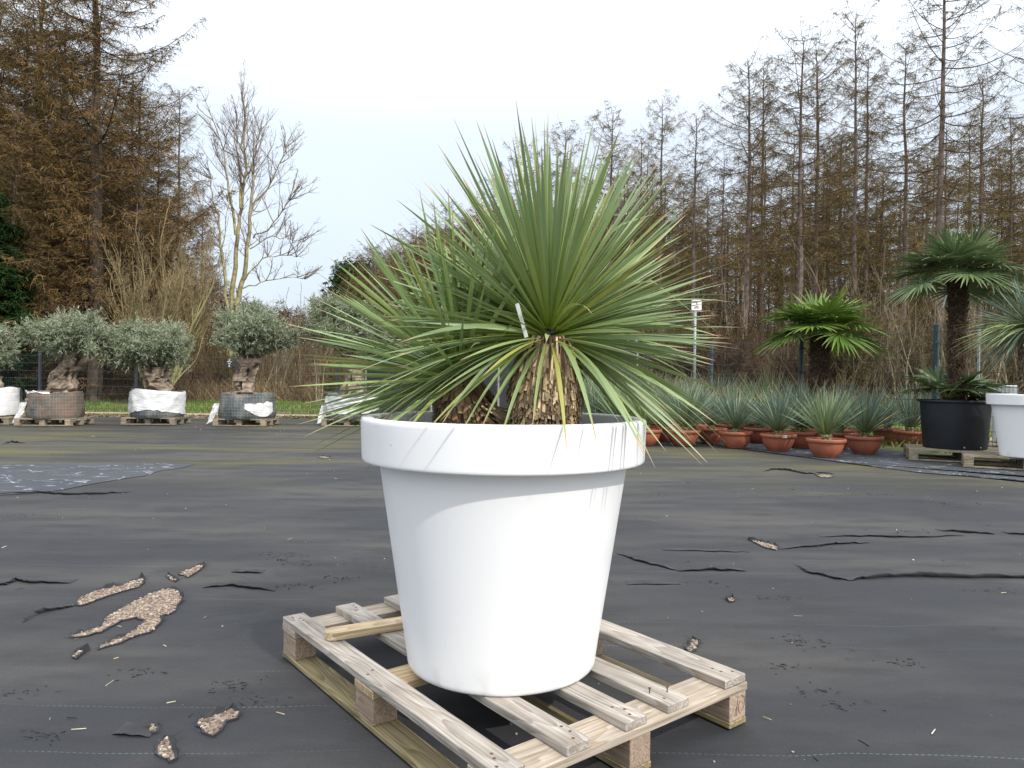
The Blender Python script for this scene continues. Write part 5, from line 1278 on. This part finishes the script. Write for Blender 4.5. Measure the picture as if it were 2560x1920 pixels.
# spruces
SP = make_larch('dark green spruce at the left edge behind the first olive', on_y(-18, 900, 23.6).x, 23.6, 'dark green spruces', seed=80, H=6.6, cb=.02, spread=1.5, nper=6, step=.20, dens=2.8, bcol=(.05, .04, .03), fcol=((.018, .045, .014), (.035, .075, .02)), droop=.3, r0=.13, fw=.035, dead=False)
SP.name = 'spruce_tree'; SP['category'] = 'spruce'
KIDS[SP.name] = [(c, []) for c in children(SP)]
for px, py, Y, d in ((850, 672, 70, 'left one of two small far spruces left of the yucca'), (872, 664, 74, 'right one of two small far spruces left of the yucca'), (905, 664, 66, 'far dark spruce nearest the left leaves of the yucca')):
    q = on_y(px, py, Y); s = q.z / 6.6; copy_tree(SP, (q.x, Y, 0), 1, (s * .8, s * .8, s), d, 'dark green spruces')
SEEDM = 104
# bare maple, alder clump, saplings
q = on_y(592, 1000, 30)
t = tree_root('maple_tree', 'tall bare maple with several ascending stems against the white sky', 'maple', q.x, 30, None)
def maple():
    r = np.random.default_rng(5); g = G(); fine = G(); A = []; B = []; C = []
    cpt = lambda x, y: (lambda v: np.array([v.x - q.x, 0, v.z]))(on_y(x / 1.844, y / 1.844, 30))
    cen = cpt(1170, 830); rx, rz = 250 / 1.844 / CF * 30, 375 / 1.844 / CF * 30
    tr, tw = (.34, .31, .14), (.30, .25, .21)
    def seg(P, r0, r1, dep):
        P = np.array([cpt(*p) for p in P]); n = len(P); k = 4 * (n - 1) + 1; u = np.linspace(0, n - 1, k)
        Q = np.stack([np.interp(u, range(n), P[:, i]) for i in range(3)], -1); Q[:, 1] += np.linspace(dep[0], dep[1], k); Q[1:-1] += r.normal(size=(k - 2, 3)) * .03
        c = np.array(tr)[None] * (1 - np.linspace(0, 1, k)[:, None]) + np.array(tw)[None] * np.linspace(0, 1, k)[:, None]
        g.tube(Q, np.linspace(r0, r1, k), 6, c, cap=False); return Q
    def branch(p, d, L_, rad, lv):
        n = 6; pts_ = [p]; dd = unit(d)
        for k in range(n):
            dd = unit(dd + r.normal(size=3) * .10 + np.array([0, 0, .05])); pts_.append(pts_[-1] + dd * L_ / n)
        pts_ = np.array(pts_)
        if rad > .010: fine.tube(pts_, np.linspace(rad, rad * .35, n + 1), 4, tw, cap=False)
        else: A.append(pts_[:-1]); B.append(pts_[1:]); C.append(np.full(n, max(rad * 1.6, .010)))
        if lv == 0: return
        m = max(3, int(L_ / .22))
        for k in range(m):
            f = r.uniform(.15, 1); s_ = pts_[int(f * n)]; nd = unit(dd * .9 + unit(r.normal(size=3)) * .75 + np.array([0, 0, .12]))
            branch(s_, nd, L_ * r.uniform(.28, .55) * (1.15 - .5 * f), rad * .5, lv - 1)
    S_ = [seg([(1065, 1640), (1065, 1430), (1075, 1260), (1090, 1100), (1105, 950), (1120, 780), (1110, 640), (1115, 480)], .13, .012, (0, .4)),
          seg([(1085, 1640), (1095, 1430), (1120, 1310), (1150, 1150), (1170, 960), (1180, 820), (1200, 700), (1240, 560)], .13, .012, (0, -.6)),
          seg([(1055, 1640), (1050, 1430), (1012, 1150), (990, 980), (950, 850), (930, 700)], .09, .010, (0, .5)),
          seg([(1082, 1080), (1058, 880), (1042, 700), (1000, 540)], .06, .010, (.1, -.5)),
          seg([(1105, 960), (1090, 760), (1060, 600), (1060, 480)], .05, .009, (.1, .9)),
          seg([(1168, 960), (1250, 850), (1300, 720), (1330, 620)], .045, .009, (-.2, .3)),
          seg([(1172, 1100), (1260, 1060), (1340, 960), (1400, 900)], .035, .008, (-.1, -.9)),
          seg([(1155, 1150), (1250, 1085), (1330, 1100), (1400, 1110)], .03, .007, (-.1, .3)),
          seg([(1130, 1290), (1210, 1190), (1330, 1180), (1410, 1195)], .03, .007, (0, -.3)),
          seg([(1120, 1330), (1220, 1290), (1330, 1270), (1390, 1275)], .03, .006, (0, .8)),
          seg([(1180, 820), (1130, 700), (1160, 560), (1150, 450)], .04, .008, (-.2, -.9)),
          seg([(1005, 1100), (960, 1020), (930, 900), (900, 800)], .03, .007, (.1, -.6))]
    for si, Q in enumerate(S_):
        n = len(Q); lo = .36 if si < 3 else .22
        for k in range(26 if si < 3 else 16):
            f = r.uniform(lo, 1.0); p = Q[min(int(f * (n - 1)), n - 1)]
            e = p - cen; out_ = np.array([e[0] / rx, r.normal() * .8, e[2] / rz * .35]); d = unit(out_ * .9 + np.array([r.normal() * .35, 0, .75]))
            room = max(.35, 1.15 - math.hypot(e[0] / rx, e[2] / rz)); branch(p, d, r.uniform(.7, 1.5) * (.6 + room), .022 * r.uniform(.6, 1.1), 2)
    fine.slivers(np.vstack(A), np.vstack(B), np.concatenate(C), tw, .7)
    g.build('trunk', M['bark'], t); fine.build('branches', M['twig'], t)
maple()
q = on_y(395, 1000, 24)
make_bare('alder_tree', 'leafless multi stemmed alder with pale greenish stems behind two olives', 'alder', q.x, 24, None, seed=93, H=5.9, stems=13, spread=.5, levels=4, col=(.36, .35, .17), tipc=(.27, .21, .12), r0=.06, fork=3, lean=.55, wtip=.013, twigs=6)
SAP = [make_bare('sapling', '', 'sapling', 0, 0, None, seed=95 + k, H=[9, 8, 7][k], stems=[1, 2, 3][k], spread=.55, levels=3, col=(.27, .24, .17), tipc=(.22, .17, .115), r0=.05, fork=3, lean=.22, wtip=.010, twigs=4) for k in range(3)]
for v in SAP: KIDS[v.name] = [(c, []) for c in children(v)]
fs = set()
def sap(k, px, py, Y, label, group):
    q = on_y(px, py, Y); H0 = [9, 8, 7][k]; s = q.z / H0 * .80
    if k not in fs:
        fs.add(k); v = SAP[k]; v.location = (q.x, Y, 0); v.scale = (s, s, s); v['label'] = label; v['group'] = group; return
    copy_tree(SAP[k], (q.x, Y, 0), random.uniform(0, 6.28), (s, s, s), label, group)
SL = [(1440, 600, 26), (1640, 640, 24), (1790, 640, 23), (1912, 640, 22), (2010, 560, 24), (2070, 600, 21), (2140, 430, 23), (2205, 480, 21), (2255, 560, 19.5), (2310, 470, 21), (2384, 370, 22), (2440, 560, 19), (2500, 520, 20), (2550, 430, 18)]
on = ['leftmost', 'second from left', 'third from left', 'fourth from left', 'fifth from left', 'sixth from left', 'seventh from left', 'eighth from left', 'ninth from left', 'tenth from left', 'fourth from right', 'third from right', 'second from right', 'rightmost']
for i, (px, py, Y) in enumerate(SL):
    sap(i % 3, px, py, Y, f'pale thin leafless sapling at the front of the right hand wood, {on[i]}', 'saplings at the front of the right hand wood')
for i, (px, py, Y) in enumerate([(700, 640, 28), (752, 620, 30), (795, 560, 36), (842, 620, 34), (915, 640, 33), (655, 720, 26), (800, 700, 25)]):
    sap([2, 1, 0][i % 3], px, py, Y, ['sapling left of the gap between maple and yucca', 'slender sapling in the middle of the gap left of the yucca', 'tallest whip like sapling in the gap left of the yucca', 'whip like sapling just right of the tallest in the gap', 'sapling close to the left leaves of the yucca', 'low sapling behind the knotted olive', 'low forked sapling behind the fence, beside the darkest olive'][i], 'saplings left of the yucca')

BU = [make_bare('leafless_bush', '', 'bush', 0, 0, None, seed=120 + k, H=2.3, stems=[9, 7, 11][k], spread=.6, levels=3, col=[(.18, .14, .08), (.20, .18, .10), (.14, .10, .065)][k], tipc=[(.17, .11, .06), (.165, .13, .065), (.12, .08, .045)][k], r0=.022, fork=4, lean=.6, wtip=.011, twigs=8) for k in range(3)]
for v in BU: KIDS[v.name] = [(c, []) for c in children(v)]
fb = set()
def bush(k, x, y, sc, label, group):
    if k not in fb:
        fb.add(k); v = BU[k]; v.location = (x, y, 0); v.scale = (sc, sc, sc); v['label'] = label; v['group'] = group; return
    copy_tree(BU[k], (x, y, 0), random.uniform(0, 6.28), (sc, sc, sc * random.uniform(.8, 1.2)), label, group)
random.seed(33)
for k in range(46):
    Y = random.uniform(27, 40); px = random.uniform(-120, 1000); q = on_y(px, 950, Y)
    big = .7 if px > 470 else 1.0
    bush(random.choice([0, 1, 2, 0]), q.x, Y, random.uniform(.7, 1.35) * big, 'leafless brown bush in the tangle behind the left fence', 'bushes behind the left fence')
for k in range(64):
    Y = random.uniform(19.5, 36); px = random.uniform(1350, 2750); q = on_y(px, 950, Y)
    if q.x < fence_x(Y) + 1.0: continue
    bush(random.choice([1, 1, 2, 0, 2]), q.x, Y, random.uniform(.7, 1.6), 'leafless bush at the foot of the right hand wood', 'bushes at the foot of the right hand wood')
for k in range(12):
    Y = random.uniform(22, 34); px = random.uniform(1400, 2650)
    sap(random.choice([0, 1, 2]), px, random.uniform(480, 760), Y, 'pale thin sapling standing deeper between the larch trunks', 'saplings deeper between the larch trunks')
# ------------------------------------------------------------------ undergrowth, grass, far wood
def scatter(n, xr, yr, hr, wd, cols, tilt, name, mat, label, dens=None, seed=1, clump=None):
    r = np.random.default_rng(seed); x = r.uniform(*xr, n); y = r.uniform(*yr, n)
    if dens is not None:
        keep = np.array([dens(a, b) for a, b in zip(x, y)]) > r.uniform(size=n); x = x[keep]; y = y[keep]
    n = len(x); h = r.uniform(*hr, n) * (1 if clump is None else np.array([clump(a, b) for a, b in zip(x, y)]))
    A = np.column_stack([x, y, np.zeros(n) + .002]); B = A + np.column_stack([r.normal(size=n) * tilt * h, r.normal(size=n) * tilt * h, h])
    ci = r.integers(0, len(cols), n); C = np.array(cols)[ci] * r.uniform(.65, 1.3, (n, 1))
    g = G(); g.slivers(A, B, wd * r.uniform(.6, 1.4, n), C, .35)
    return tag(g.build(name, mat), label, kind='stuff')
ns = lambda x, y, s=1.0, k=0.0: mnoise.noise(Vector((x * s, y * s, k)))
GR = [(.13, .23, .04), (.16, .26, .05), (.10, .17, .035), (.24, .22, .09)]
scatter(70000, (-19, 4), (18.2, 28), (.04, .13), .02, GR, .35, 'grass', M['grass'], 'green grass beyond the fence on the left', lambda x, y: .3 + 2.2 * ns(x, y, .7) + .15, 1)
scatter(9000, (-16, 3), (16.4, 17.3), (.02, .055), .010, GR, .5, 'grass', M['grass'], 'tufts of grass along the edge of the yard', lambda x, y: 1.6 * ns(x, y, 1.1, 4) + .25, 2)
scatter(16000, (5.2, 15), (9, 22), (.05, .16), .016, GR, .35, 'grass', M['grass'], 'green grass beyond the fence on the right', lambda x, y: 1.0 if x > fence_x(y) - .1 else 0, 3)
scatter(9000, (-18, 3), (16.2, 17.4), (.004, .03), .03, [(.20, .13, .08), (.28, .19, .12), (.14, .09, .06)], 2.0, 'leaf_litter', M['attr'], 'dry brown leaves along the edge of the yard', None, 4)
DRY = [(.34, .24, .14), (.28, .18, .10), (.22, .14, .09), (.38, .30, .18), (.2, .17, .07)]
scatter(52000, (-26, 5), (26.5, 33), (.2, 1.0), .015, DRY, .6, 'dry_brush', M['twig'], 'dry reeds and brambles beyond the grass on the left', None, 5, lambda x, y: .75 + .6 * ns(x, y, .5, 2))
scatter(7000, (-24, 2), (27, 38), (.8, 3.2), .014, [(.20, .13, .08), (.17, .14, .06), (.24, .17, .10)], .22, 'undergrowth', M['twig'], 'tall tangled twigs at the foot of the left hand wood', None, 6, lambda x, y: (.7 + .5 * ns(x, y, .4, 2)) * (1.0 if x < -9 else .62))
scatter(5000, (3.3, 24), (17.5, 32), (.4, 2.2), .012, [(.14, .10, .06), (.10, .085, .04), (.19, .15, .09), (.08, .055, .035)], .4, 'undergrowth', M['twig'], 'thin brown stems at the foot of the right hand wood', lambda x, y: 1.0 if x > 3.3 + max(0, (17.5 - y)) else 0, 7)
scatter(30000, (-4, 40), (32, 60), (.8, 5.5), .028, [(.11, .08, .045), (.085, .075, .03), (.13, .095, .06)], .55, 'undergrowth', M['twig'], 'dim brown thicket deep in the right hand wood', None, 8)
scatter(12000, (-40, 0), (32, 60), (1.5, 4.5), .030, [(.15, .105, .06), (.12, .10, .045)], .18, 'undergrowth', M['twig'], 'dim brown thicket deep in the left hand wood', lambda x, y: 1 if x < -.16 * y else .35, 9)
# far wood as one mass
r = np.random.default_rng(99); g = G(); A = []; B = []; C = []
for k in range(560):
    Y = r.uniform(62, 110); u = r.uniform(0, 1)
    x = (r.uniform(-.85, -.42) if u < .22 else r.uniform(-.42, -.10) if u < .38 else r.uniform(-.12, .95)) * Y
    H_ = Y * np.interp(x / Y, [-.6, -.42, -.36, -.26, -.2, -.1, 0], [.23, .15, .10, .115, .15, .20, .23]) * r.uniform(.8, 1.12)
    g.tube([(x, Y, 0), (x + r.normal() * .2, Y, H_)], [.16, .02], 4, (.09, .07, .055), cap=False)
    n = 760; z = H_ * r.uniform(.05, 1, n) ; rr = (1 - z / H_) ** .7 * 2.4 * r.uniform(0, 1, n) + .1; a = r.uniform(0, 6.28, n)
    P_ = np.column_stack([x + rr * np.cos(a), Y + rr * np.sin(a), z]); D = np.column_stack([np.cos(a) * .6, np.sin(a) * .6, r.uniform(-.5, .5, n)])
    A.append(P_); B.append(P_ + D * r.uniform(.4, 1.1, (n, 1))); C.append(np.array((.14, .095, .055)) * r.uniform(.6, 1.35, (n, 1)) * np.array([1, r.uniform(.9, 1.15), 1]))
g.slivers(np.vstack(A), np.vstack(B), .06, np.vstack(C), .5)
tag(g.build('far_wood', M['twig']), 'far brown wood closing the view behind the trees', kind='stuff')
